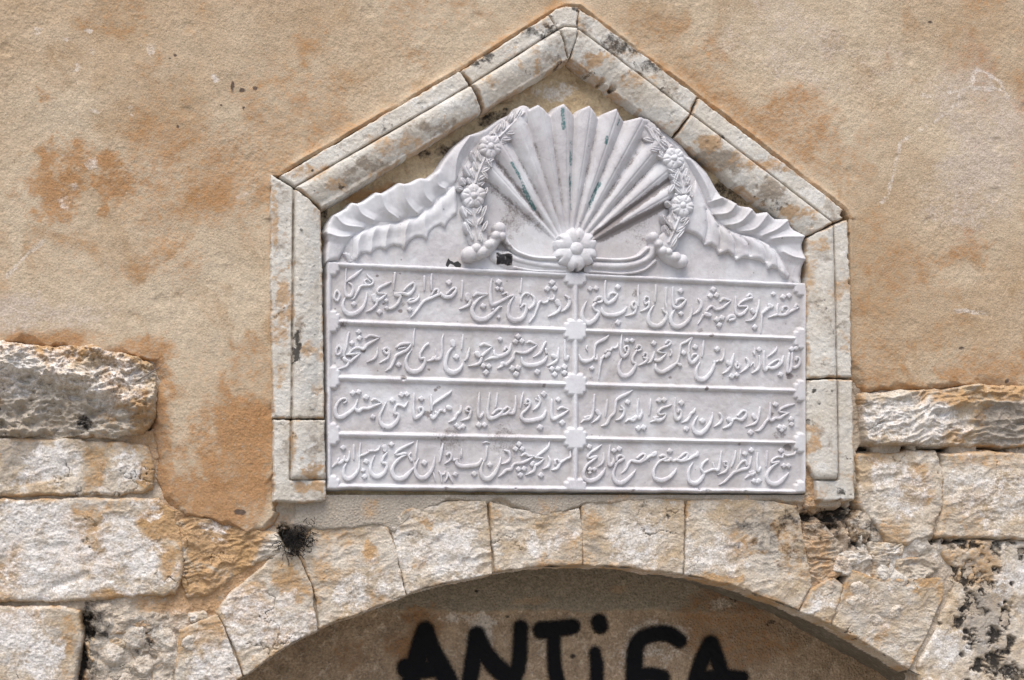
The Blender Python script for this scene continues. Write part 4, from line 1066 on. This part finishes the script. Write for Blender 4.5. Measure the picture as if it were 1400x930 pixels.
    (3, 1, 935, 598, 8.235, """
60,245,34 110,215,40 150,195,48 155,160,20|105,285,12 60,360,28 50,440,38 70,500,52 130,520,58 190,480,48 225,420,36 215,390,30 195,350,30 220,290,26 270,250,24|230,400,30 290,375,28 340,360,34 380,370,36 400,330,28 425,150,16|
330,285,14 340,340,20|455,280,24 485,280,28 495,330,32 470,385,32 385,420,10|455,285,22 462,315,22 488,322,20|585,155,18 570,240,28 540,330,14|760,215,16 745,290,30 720,345,36 650,365,40 570,395,38 520,440,34 460,500,28 400,535,10|
590,370,26 640,290,28 690,265,30 710,310,30|645,135,16 630,210,24 625,290,16|*690,185,62|*760,145,66|835,175,16 825,250,26 825,340,30 840,380,40 865,340,24|800,400,30 760,420,44 740,395,26 790,385,24|740,425,36 690,465,10|
*790,490,60|*845,490,60|*820,505,44|940,160,20 932,240,26 928,330,14|
1265,150,14 1240,190,28 1200,200,26 1160,205,28 1120,190,24 1110,225,28 1060,220,26 1010,245,26 985,285,24 1040,280,34 1080,275,20 1010,320,30 950,390,34 935,460,44 980,520,54 1060,520,56 1120,470,44 1180,400,14|
*1095,150,60|*1125,320,60|*1180,320,60"""),
]
HB = S + 0.0008


def ribbon(pts, V, F):
    """one carved stroke: rounded ridge, pts are x, y, width in photo pixels"""
    s = spline(pts, 5)
    w0, w1 = s[0, 2], s[-1, 2]
    t0 = s[0, :2] - s[1, :2]; t0 /= np.hypot(*t0) + 1e-9
    t1 = s[-1, :2] - s[-2, :2]; t1 /= np.hypot(*t1) + 1e-9
    cap = ((1.0, .25), (.85, .55), (.5, .88))
    a = [np.array([*(s[0, :2] + t0 * w0 * .5 * k), w0 * q]) for k, q in cap]
    b = [np.array([*(s[-1, :2] + t1 * w1 * .5 * k), w1 * q]) for k, q in reversed(cap)]
    s = np.vstack([a, s, b])
    tan = np.gradient(s[:, :2], axis=0)
    tan /= np.hypot(tan[:, 0], tan[:, 1])[:, None] + 1e-9
    nor = np.stack([-tan[:, 1], tan[:, 0]], 1)
    prof = ((-1.06, -.35), (-.99, .45), (-.82, .9), (-.45, .98), (0, 1.04), (.45, .98), (.82, .9), (.99, .45), (1.06, -.35))
    base = len(V)
    for i, q in enumerate(s):
        w = q[2] * .5
        H = 0.0054 * min(1.0, 0.35 + q[2] / 5.0)
        for (o, hh) in prof:
            V.append((q[0] + nor[i, 0] * w * o, q[1] + nor[i, 1] * w * o, HB + H * hh))
    m = len(prof)
    for i in range(len(s) - 1):
        for j in range(m - 1):
            F.append((base + i * m + j, base + i * m + j + 1, base + (i + 1) * m + j + 1, base + (i + 1) * m + j))


def lozenge(cx, cy, s, V, F, rot):
    rings = ((1.04, -.3), (1.0, .5), (.86, .92), (.5, 1.0), (.02, 1.03))
    base = len(V)
    n = 16
    for (k, hh) in rings:
        for i in range(n):
            a = 2 * math.pi * i / n
            # a square with softened corners
            r = 1 / (abs(math.cos(a)) ** 1.1 + abs(math.sin(a)) ** 1.1) ** (1 / 1.1)
            r *= s * .54 * k
            V.append((cx + r * math.cos(a + rot), cy + r * math.sin(a + rot), HB + 0.0054 * hh))
    for j in range(len(rings) - 1):
        for i in range(n):
            F.append((base + j * n + i, base + j * n + (i + 1) % n, base + (j + 1) * n + (i + 1) % n, base + (j + 1) * n + i))


lines = {}
rr = random.Random(5)
for (row, colm, ox, oy, sc, txt) in TEXT:
    V, F = lines.setdefault((row, colm), ([], []))
    for st in txt.replace('\n', '').split('|'):
        st = st.strip()
        if not st:
            continue
        if st[0] == '*':
            a, b, c = (float(q) for q in st[1:].split(','))
            lozenge(ox + a / sc, oy + b / sc, c / sc, V, F, rr.uniform(-.28, .05))
        else:
            P = [tuple(float(q) for q in p.split(',')) for p in st.split()]
            ribbon([(ox + a / sc, oy + b / sc, max(c, 12) / sc * 0.95) for a, b, c in P], V, F)
for key, (V, F) in sorted(lines.items()):
    V = np.array(V)
    X, Z = WP(V[:, 0], V[:, 1], S + .004)
    z0 = np.zeros(len(V))
    mesh_obj('script_line', np.stack([X, -(V[:, 2] + 0.0005 * fbm(V[:, 0], V[:, 1], 5, 2, 33)), Z], 1), F, M['marble'], panel, {'grime': z0 + .05, 'dirt': z0, 'teal': z0, 'dark': z0})


# --- carved ornament
def cA(*p):
    return [(430 + a / 3.577, 130 + b / 3.577) for a, b in p]


def cB(*p):
    return [(760 + a / 3.578, 130 + b / 3.578) for a, b in p]


def leaf_part(upper, lower, mid, ridges, grooves, seed, bx, cup=True):
    mid = spline(mid, 6)

    def f(x, y):
        du = sdf(x, y, upper); dl = sdf(x, y, lower)
        dm = pdist(x, y, mid)
        hu = S + 0.003 + 0.017 * (1 - np.exp(-dm / 16))
        rd = np.full(x.shape, 1e9)
        for r in ridges:
            rd = np.minimum(rd, pdist(x, y, spline(r, 5)))
        hu = hu - 0.0055 * sstep(0, 11, rd) + 0.0022 * np.exp(-(rd / 1.6) ** 2)
        eu = np.clip(du / 5, 0, 1)
        hu = hu - (1 - np.sqrt(1 - (1 - eu) ** 2)) * 0.006
        hl = S + 0.003 + 0.011 * (1 - np.exp(-dm / 7))
        gd = np.full(x.shape, 1e9)
        for g in grooves:
            gd = np.minimum(gd, pdist(x, y, spline(g, 4)))
        if cup:
            hl = hl - 0.0032 * sstep(0, 8, gd) + 0.0012 * np.exp(-(gd / 1.5) ** 2)
        else:
            hl = hl + 0.003 * sstep(0, 8, gd) - 0.0035 * np.exp(-(gd / 1.7) ** 2)
        hl = hl - 0.005 * sstep(6, 22, dm)
        el = np.clip(dl / 4.5, 0, 1)
        hl = hl - (1 - np.sqrt(1 - (1 - el) ** 2)) * 0.006
        d = np.maximum(du, dl)
        h = np.where(du > dl, hu, hl) + 0.0007 * fbm(x, y, 18, 3, seed)
        h = np.where(d < 0, h + d * 0.009, h)
        return h, d > -3, mat_attrs(x, grime=.12 + 0 * x, dirt=.5 * np.exp(-(dm / 2.2) ** 2) * (fbm(x, y, 30, 2, seed) > .15))
    return field('carved_leaf', axis(bx[0], bx[2], 0.75), axis(bx[1], bx[3], 0.75), f, M['marble'], tablet, S + .012)


midL = cA((185, 800), (190, 690), (280, 638), (400, 618), (500, 590), (580, 535), (640, 475), (690, 430), (720, 360), (780, 270), (880, 170), (1000, 95))
upL = OUT_L[:-1] + list(reversed(cA((185, 690), (280, 638), (400, 618), (500, 590), (580, 535), (640, 475), (690, 430), (730, 400), (790, 330), (850, 250), (960, 160), (1030, 90))))
upL = [(446, 358)] + upL[:-0 or None] + cA((120, 800))
loL = cA((185, 690), (280, 638), (400, 618), (500, 590), (580, 535), (640, 475), (690, 430), (705, 520), (700, 580), (665, 610), (640, 645), (620, 632), (590, 645), (567, 668), (552, 704), (530, 690), (500, 690), (465, 715), (442, 752), (425, 738), (390, 730), (348, 752),
         (325, 745), (300, 752), (278, 772), (255, 770), (230, 772), (210, 800), (180, 815), (165, 805), (140, 770), (160, 765), (185, 770))
leaf_part(upL, loL, midL, [cA((70, 680), (130, 694), (190, 686)), cA((100, 592), (150, 636), (240, 646)), cA((203, 532), (230, 582), (290, 612)), cA((322, 490), (350, 560), (410, 602)), cA((432, 440), (450, 520), (500, 572), (540, 577)),
                           cA((520, 415), (540, 490), (575, 522)), cA((592, 392), (605, 440), (640, 457)), cA((760, 200), (700, 300), (690, 420))],
          [cA((240, 660), (215, 720), (213, 800)), cA((305, 636), (286, 690), (279, 772)), cA((375, 622), (355, 680), (347, 752)), cA((470, 600), (448, 660), (443, 752)), cA((545, 562), (540, 630), (552, 704)), cA((620, 495), (622, 560), (640, 645)), cA((680, 445), (682, 500), (690, 570))], 621, (440, 143, 728, 362))
midR = cB((480, 180), (560, 240), (640, 320), (690, 410), (740, 530), (800, 620), (880, 668), (1000, 700), (1080, 750), (1120, 820), (1145, 890))
upR = OUT_R + cB((1150, 900), (1120, 820), (1080, 750), (1000, 700), (880, 668), (800, 620), (740, 530), (690, 410), (640, 320), (560, 240), (480, 180))
loR = cB((690, 410), (740, 530), (800, 620), (880, 668), (1000, 700), (1080, 750), (1120, 820), (1155, 880), (1140, 897), (1112, 878), (1096, 852), (1065, 838), (1042, 850), (1032, 822), (1000, 802), (950, 795), (925, 792), (888, 808), (870, 785), (845, 765), (802, 778), (785, 745),
         (765, 728), (733, 732), (715, 700), (690, 680), (640, 660), (610, 690), (640, 560))
leaf_part(upR, loR, midR, [cB((810, 505), (760, 520)), cB((880, 532), (840, 577), (760, 582)), cB((958, 560), (900, 622), (820, 637)), cB((1030, 588), (980, 652), (910, 667)), cB((1130, 615), (1080, 657), (1010, 687)), cB((1210, 695), (1120, 695), (1060, 702)),
                           cB((1220, 805), (1160, 790), (1115, 765)), cB((660, 310), (730, 430), (760, 510))],
          [cB((798, 645), (810, 690), (806, 750)), cB((855, 672), (880, 720), (886, 785)), cB((912, 690), (945, 730), (955, 780)), cB((990, 705), (1022, 745), (1034, 810)), cB((740, 560), (748, 640), (735, 720)), cB((1060, 745), (1085, 790), (1094, 845))], 631, (878, 160, 1106, 394), False)

# scallop shell
RID = [-44.5, -34.4, -24, -13.8, -4, 6, 16.6, 26.8, 38, 48.5, 58.5]
APX, APY = 781, 346


def shell_f(x, y):
    d = np.minimum(sdf(x, y, SHELL), 1e9)
    dx = x - APX; dy = APY - y
    r = np.hypot(dx, dy)
    ang = np.degrees(np.arctan2(dx, dy + 1e-6))
    prof = np.zeros_like(x)
    for a in RID:
        prof = np.maximum(prof, 1 - np.abs(ang - a) / 5.15)
    prof = np.clip(prof, 0, 1)
    rid = 1 - (1 - prof) ** 1.8
    fade = sstep(15, 60, r)
    k = np.clip(r / 195, 0, 1.1)
    h = S - 0.007 + 0.017 * sstep(.15, 1.0, k) * sstep(75, 20, np.abs(ang)) + (0.0035 + 0.0115 * k) * rid * fade + 0.0006 * fbm(x, y, 16, 3, 641)
    # narrow crease along each crest
    for a in RID:
        h = h - 0.0012 * np.exp(-((ang - a - 1.0) * r / 57.3 / 1.0) ** 2) * sstep(.3, .6, k)
    e = np.clip(d / 4, 0, 1)
    top = sdf(x, y, UPPER)
    et = np.clip(top / 4, 0, 1)
    h = h - (1 - np.sqrt(1 - (1 - et) ** 2)) * 0.005
    h = np.where(top < 0, h + top * 0.012, h)
    dirt = np.zeros_like(x)
    for (a, r0, r1, k2, wd) in ((-39.6, 60, 165, .75, 2.6), (-29.3, 70, 150, .4, 1.8), (53.6, 40, 175, 1.35, 3.4), (63.0, 40, 160, 1.35, 3.8), (33, 60, 170, .45, 2.0), (21.6, 60, 150, .35, 1.6), (11.4, 60, 170, .35, 1.6), (-9, 60, 160, .35, 1.6), (-19, 60, 160, .4, 1.8), (-50.5, 40, 150, .55, 4.0), (43.5, 70, 170, .4, 1.8)):
        da = np.abs(ang - a) * r / 57.3
        dirt = np.maximum(dirt, k2 * sstep(wd * 2.2, wd * .4, da) * sstep(r0 - 12, r0 + 12, r) * sstep(r1 + 10, r1 - 10, r))
    dirt = np.maximum(dirt, .35 * blob(x, y, 705, 300, 45, 40, .6, .5))
    dirt = np.maximum(dirt, .25 * blob(x, y, 880, 320, 30, 30, .6, .5))
    teal = np.zeros_like(x)
    for (pl, wd, k2) in (([(766, 152), (767, 166), (768, 178)], 3.0, .85), ([(779, 195), (780, 225)], 2.6, .8), ([(779, 238), (781, 272)], 2.4, .75), ([(780, 272), (783, 288)], 2.0, .6), ([(827, 190), (826, 198)], 2.6, 1.0), ([(820, 250), (812, 266), (808, 278)], 3.2, .95), ([(809, 278), (806, 288)], 2.2, .7),
                         ([(698, 224), (712, 246), (718, 262)], 2.4, .85), ([(718, 262), (732, 285)], 2.8, .9), ([(842, 173), (844, 166)], 1.6, .8), ([(830, 212), (824, 236)], 1.4, .5)):
        teal = np.maximum(teal, k2 * sstep(wd * 1.6, wd * .4, pdist(x, y, pl)))
    g = .25 + .35 * sstep(140, 40, r) + .2 * (prof < .3)
    return h, (d > -4) & (top > -5), mat_attrs(x, dirt=dirt, teal=teal, grime=np.clip(g, 0, .8))


field('scallop_shell', axis(644, 934, 0.7), axis(140, 380, 0.7), shell_f, M['marble'], tablet, S + .006)


def leaflet(x, y, cx, cy, ang, ln_, wd, H):
    c, s = math.cos(R(ang)), math.sin(R(ang))
    u = ((x - cx) * c + (y - cy) * s) / ln_
    v = (-(x - cx) * s + (y - cy) * c) / wd
    lim = np.clip(1 - u ** 2, 0, 1) ** .8
    q = 1 - np.abs(v) / (lim + 1e-3)
    hh = np.where((np.abs(u) < 1) & (q > 0), np.clip(q * 2.2, 0, 1) ** .6, -1)
    vein = np.exp(-(v * wd / 1.0) ** 2) * .25
    return np.where(hh > 0, H * (hh - vein * (hh > .5)), -.02)


def flower(x, y, cx, cy, r, H, n=5, rot=0.0, heart=False):
    h = np.full(x.shape, -.02)
    for i in range(n):
        a = rot + 2 * math.pi * i / n
        px, py = cx + math.cos(a) * r * .6, cy + math.sin(a) * r * .6
        u = (x - px) * math.cos(a) + (y - py) * math.sin(a)
        v = -(x - px) * math.sin(a) + (y - py) * math.cos(a)
        rad = r * (.50 if not heart else .47)
        sp = (1.12 if n == 5 else 1.0)
        q = 1 - (u / (rad * 1.0)) ** 2 - (v / (rad * sp)) ** 2
        if heart:
            q = q - .9 * np.exp(-(v / (rad * .16)) ** 2) * sstep(rad * .1, rad * 1.0, u)
        hh = np.where(q > 0, H * (.45 + .55 * np.sqrt(np.clip(q, 0, 1))) - H * .12 * np.exp(-(v / 1.2) ** 2) * (u > -rad * .2) * (not heart), -.02)
        h = np.maximum(h, hh)
    rc = r * .32
    q = 1 - ((x - cx) ** 2 + (y - cy) ** 2) / rc ** 2
    h = np.maximum(h, np.where(q > 0, H * (.7 + .5 * np.sqrt(np.clip(q, 0, 1))), -.02))
    return h


def tube(x, y, pts, H):
    s = spline(pts, 6)
    d, t = pdist(x, y, [(a, b) for a, b, c in s], True)
    w = np.interp(t, np.linspace(0, 1, len(s)), s[:, 2]) * .5
    q = 1 - (d / w) ** 2
    return np.where(q > 0, H * np.sqrt(np.clip(q, 0, 1)), -.02)


def garland(stem, flowers, leaves, seed, bx):
    def f(x, y):
        g = np.full(x.shape, -.02)
        # soft ground under the leaves
        s = spline(stem, 6)
        d, t = pdist(x, y, s[:, :2], True)
        wd = 11 + 2.5 * np.sin(t * 40)
        g = np.maximum(g, np.where(d < wd, 0.006 * np.sqrt(np.clip(1 - (d / wd) ** 2, 0, 1)), -.02))
        g = np.maximum(g, tube(x, y, [(a, b, 5.0) for a, b in stem], 0.0105))
        for i, (cx, cy, a, l, w) in enumerate(leaves):
            g = np.maximum(g, leaflet(x, y, cx, cy, a, l * .62, w * .62, 0.0115))
        for i in range(4, len(s) - 3, 3):
            tx_, ty_ = s[i + 1] - s[i - 1]
            an = math.degrees(math.atan2(ty_, tx_))
            for sg in (-1, 1):
                g = np.maximum(g, leaflet(x, y, s[i, 0] + sg * -ty_ / math.hypot(tx_, ty_) * 7.5, s[i, 1] + sg * tx_ / math.hypot(tx_, ty_) * 7.5, an + 180 - sg * 38, 8.0, 3.6, 0.0100 + .001 * ((i * 7) % 3)))
        for (cx, cy, r, rot) in flowers:
            ring = np.hypot(x - cx, y - cy) < r + 1.4
            g = np.where(ring, np.minimum(g, 0.004), g)
            g = np.maximum(g, flower(x, y, cx, cy, r, 0.0135, 5, rot))
        base = S + 0.012
        keep = g > -.015
        h = np.where(keep, base - .002 + g, base - .014) + .0006 * fbm(x, y, 7, 3, seed)
        return h, keep, mat_attrs(x, grime=np.where(g < .005, .5, .15), dirt=.35 * np.clip(fbm(x, y, 20, 3, seed + 1), 0, 1))
    return field('flower_garland', axis(bx[0], bx[2], 0.6), axis(bx[1], bx[3], 0.6), f, M['marble'], tablet, S + .02)


def A1(a, b):
    return (430 + a / 3.577, 130 + b / 3.577)


def B1(a, b):
    return (760 + a / 3.578, 130 + b / 3.578)


def lv(fn, *rows):
    return [(*fn(a, b), ang, l / 3.58, w / 3.58) for (a, b, ang, l, w) in rows]


garland([A1(1025, 85), A1(960, 150), A1(865, 250), A1(820, 340), A1(790, 420), A1(775, 500), A1(785, 600), A1(805, 705)],
        [(*A1(862, 250), 15, .3), (*A1(780, 492), 15.5, .9)],
        lv(A1, (1000, 90, -60, 48, 22), (960, 110, -75, 40, 20), (985, 150, -15, 50, 22), (940, 215, -5, 45, 22), (900, 160, -70, 40, 20), (780, 300, -110, 50, 24), (855, 330, 60, 48, 22), (750, 370, -115, 52, 24), (835, 390, 55, 45, 22), (730, 420, -120, 36, 22),
           (715, 455, 20, 30, 20), (840, 470, -70, 36, 20), (735, 570, 70, 55, 22), (830, 570, 110, 55, 22), (750, 650, 65, 58, 24), (835, 640, 115, 50, 22), (770, 690, 75, 40, 20), (815, 700, 80, 40, 18)), 651, (612, 143, 728, 336))
garland([B1(440, 150), B1(500, 230), B1(570, 310), B1(605, 380), B1(625, 450), B1(625, 530), B1(595, 630), B1(555, 720)],
        [(*B1(578, 308), 14, .5), (*B1(622, 540), 14.5, .2)],
        lv(B1, (470, 190, 60, 60, 22), (500, 180, 45, 50, 20), (480, 270, 10, 40, 18), (520, 290, 60, 42, 20), (530, 235, 40, 50, 20), (590, 400, 110, 55, 22), (640, 410, 75, 60, 22), (570, 455, 120, 42, 20), (665, 480, 80, 45, 20), (560, 530, 40, 34, 18),
           (665, 560, 110, 36, 18), (540, 610, 60, 52, 20), (640, 620, 130, 48, 20), (545, 660, 70, 48, 20), (610, 680, 130, 50, 20), (580, 720, 120, 46, 20)), 661, (874, 158, 956, 342))


def horn(strokes, knobs, seed, bx):
    def f(x, y):
        g = np.full(x.shape, -.02)
        for (pts, H) in strokes:
            g = np.maximum(g, tube(x, y, pts, H))
        for (cx, cy, r, H) in knobs:
            q = 1 - ((x - cx) ** 2 + (y - cy) ** 2) / r ** 2
            g = np.maximum(g, np.where(q > 0, H * (.55 + .45 * np.sqrt(np.clip(q, 0, 1))), -.02))
        keep = g > -.015
        h = np.where(keep, S - .001 + g, S - .012) + .0006 * fbm(x, y, 10, 3, seed)
        dk = .95 * sstep(1.0, -1.0, np.maximum(np.abs(x - 690.5 - (y - 354) * .05) - 10, np.abs(y - 354 - (x - 690) * .08) - 7.2) + 1.6 * fbm(x, y, 8, 3, 5))
        return h, keep, mat_attrs(x, grime=.25 + 0 * x, dirt=np.maximum(dk * 2.4, .45 * blob(x, y, 690, 335, 14, 14, .6, .8)), dark=dk * .6)
    return field('horn_scroll', axis(bx[0], bx[2], 0.65), axis(bx[1], bx[3], 0.65), f, M['marble'], tablet, S + .012)


def tr(fn, *pts):
    return [(*fn(a, b), w / 3.58) for a, b, w in pts]


horn([(tr(A1, (1235, 830, 92), (1100, 826, 84), (1000, 815, 82), (940, 800, 84), (895, 785, 70)), 0.009), (tr(A1, (1230, 838, 40), (1100, 825, 40), (1000, 805, 40), (950, 780, 40)), 0.012), (tr(A1, (1230, 800, 24), (1080, 795, 26), (990, 765, 26), (945, 720, 30), (920, 670, 40)), 0.016), (tr(A1, (1230, 862, 16), (1080, 858, 18), (980, 840, 18)), .009),
      (tr(A1, (765, 775, 82), (820, 765, 72), (865, 735, 62), (895, 690, 60), (905, 660, 58)), 0.021)], [(*A1(758, 780), 10.5, .025), (*A1(790, 752), 7.5, .026), (*A1(812, 772), 7.5, .0265), (*A1(905, 652), 8.5, .023), (*A1(885, 690), 6.5, .026), (*A1(915, 690), 6, .024), (*A1(850, 735), 7, .026)], 671, (628, 300, 784, 378))
horn([(tr(B1, (180, 832, 92), (320, 838, 88), (420, 818, 78), (475, 760, 60)), 0.008), (tr(B1, (190, 832, 44), (320, 835, 46), (400, 822, 42), (460, 790, 40), (480, 740, 44)), 0.014), (tr(B1, (180, 800, 22), (320, 806, 24), (400, 790, 24), (450, 750, 30)), 0.015), (tr(B1, (170, 862, 18), (330, 872, 18), (430, 855, 18), (490, 810, 22)), 0.010),
      (tr(B1, (478, 692, 50), (505, 740, 58), (550, 785, 66), (605, 812, 66)), 0.021)], [(*B1(614, 812), 9, .024), (*B1(585, 795), 7.5, .026), (*B1(478, 695), 7, .023), (*B1(500, 730), 6.5, .025), (*B1(520, 765), 6.5, .026), (*B1(548, 770), 6, .0255)], 681, (800, 312, 942, 384))


def rosette_f(x, y):
    cx, cy = 787.5, 340.5
    g = flower(x, y, cx, cy, 28.5, 0.019, 6, math.pi / 6 + math.pi / 3, True)
    keep = g > -.015
    h = np.where(keep, S + .004 + g, S - .01) + .0005 * fbm(x, y, 8, 3, 691)
    return h, keep, mat_attrs(x, grime=.12 + 0 * x)


field('rosette', axis(752, 823, 0.55), axis(304, 376, 0.55), rosette_f, M['marble'], tablet, S + .015)

# ------------------------------------------------------------------ moss caught in the joints, and a sliver for a crack
mx, mz = WP(405, 742, 0.0)
V, F = [], []
rr = random.Random(11)
for i in range(330):
    px, py = 405 + rr.gauss(0, 11), 741 + rr.gauss(0, 9) - 0.0
    py -= (px - 405) * .25
    q = rr.uniform(.002, .024)
    p = [px, py, q]
    a = rr.uniform(0, 6.28)
    prev = None
    w = rr.uniform(.5, 1.1)
    for k in range(5):
        X, Z = WP(p[0], p[1], p[2])
        X2, Z2 = WP(p[0] - w * math.sin(a), p[1] + w * math.cos(a), p[2])
        b = len(V)
        V.extend([(float(X), -p[2], float(Z)), (float(X2), -p[2] - .0004, float(Z2)), (float(X2), -p[2] + .0012, float(Z2))])
        if prev is not None:
            for j in range(3):
                F.append((prev + j, prev + (j + 1) % 3, b + (j + 1) % 3, b + j))
        prev = b
        a += rr.uniform(-.9, .9)
        p = [p[0] + 2.3 * math.cos(a), p[1] + 2.3 * math.sin(a), max(0.0, p[2] + rr.uniform(-.004, .003))]
mo = mesh_obj('dry_moss', V, F, M['moss'])
tag(mo, 'black tuft of dried moss in the hole under the left foot of the frame', 'moss')
V, F = [], []
P = [(186, 522, .056), (197, 515, .060), (207, 509, .060), (217, 503, .052), (225, 496, .042)]  # sliver added in the shape of a small crack and its shadow
for i, (a, b, c) in enumerate(P):
    X, Z = WP(a, b, c)
    r = (.0032, .003, .0026, .002, .0008)[i]
    for k in range(6):
        an = k * math.pi / 3
        V.append((float(X) + r * math.cos(an) * .6, -c + r * math.sin(an), float(Z) + r * math.cos(an)))
F = [(i * 6 + k, i * 6 + (k + 1) % 6, (i + 1) * 6 + (k + 1) % 6, (i + 1) * 6 + k) for i in range(len(P) - 1) for k in range(6)]
tw = mesh_obj('crack_shadow', V, F, M['sliver'])
tag(tw, 'thin grey twig modelling a small crack and its shadow beside the overhanging block at the left', 'sliver')
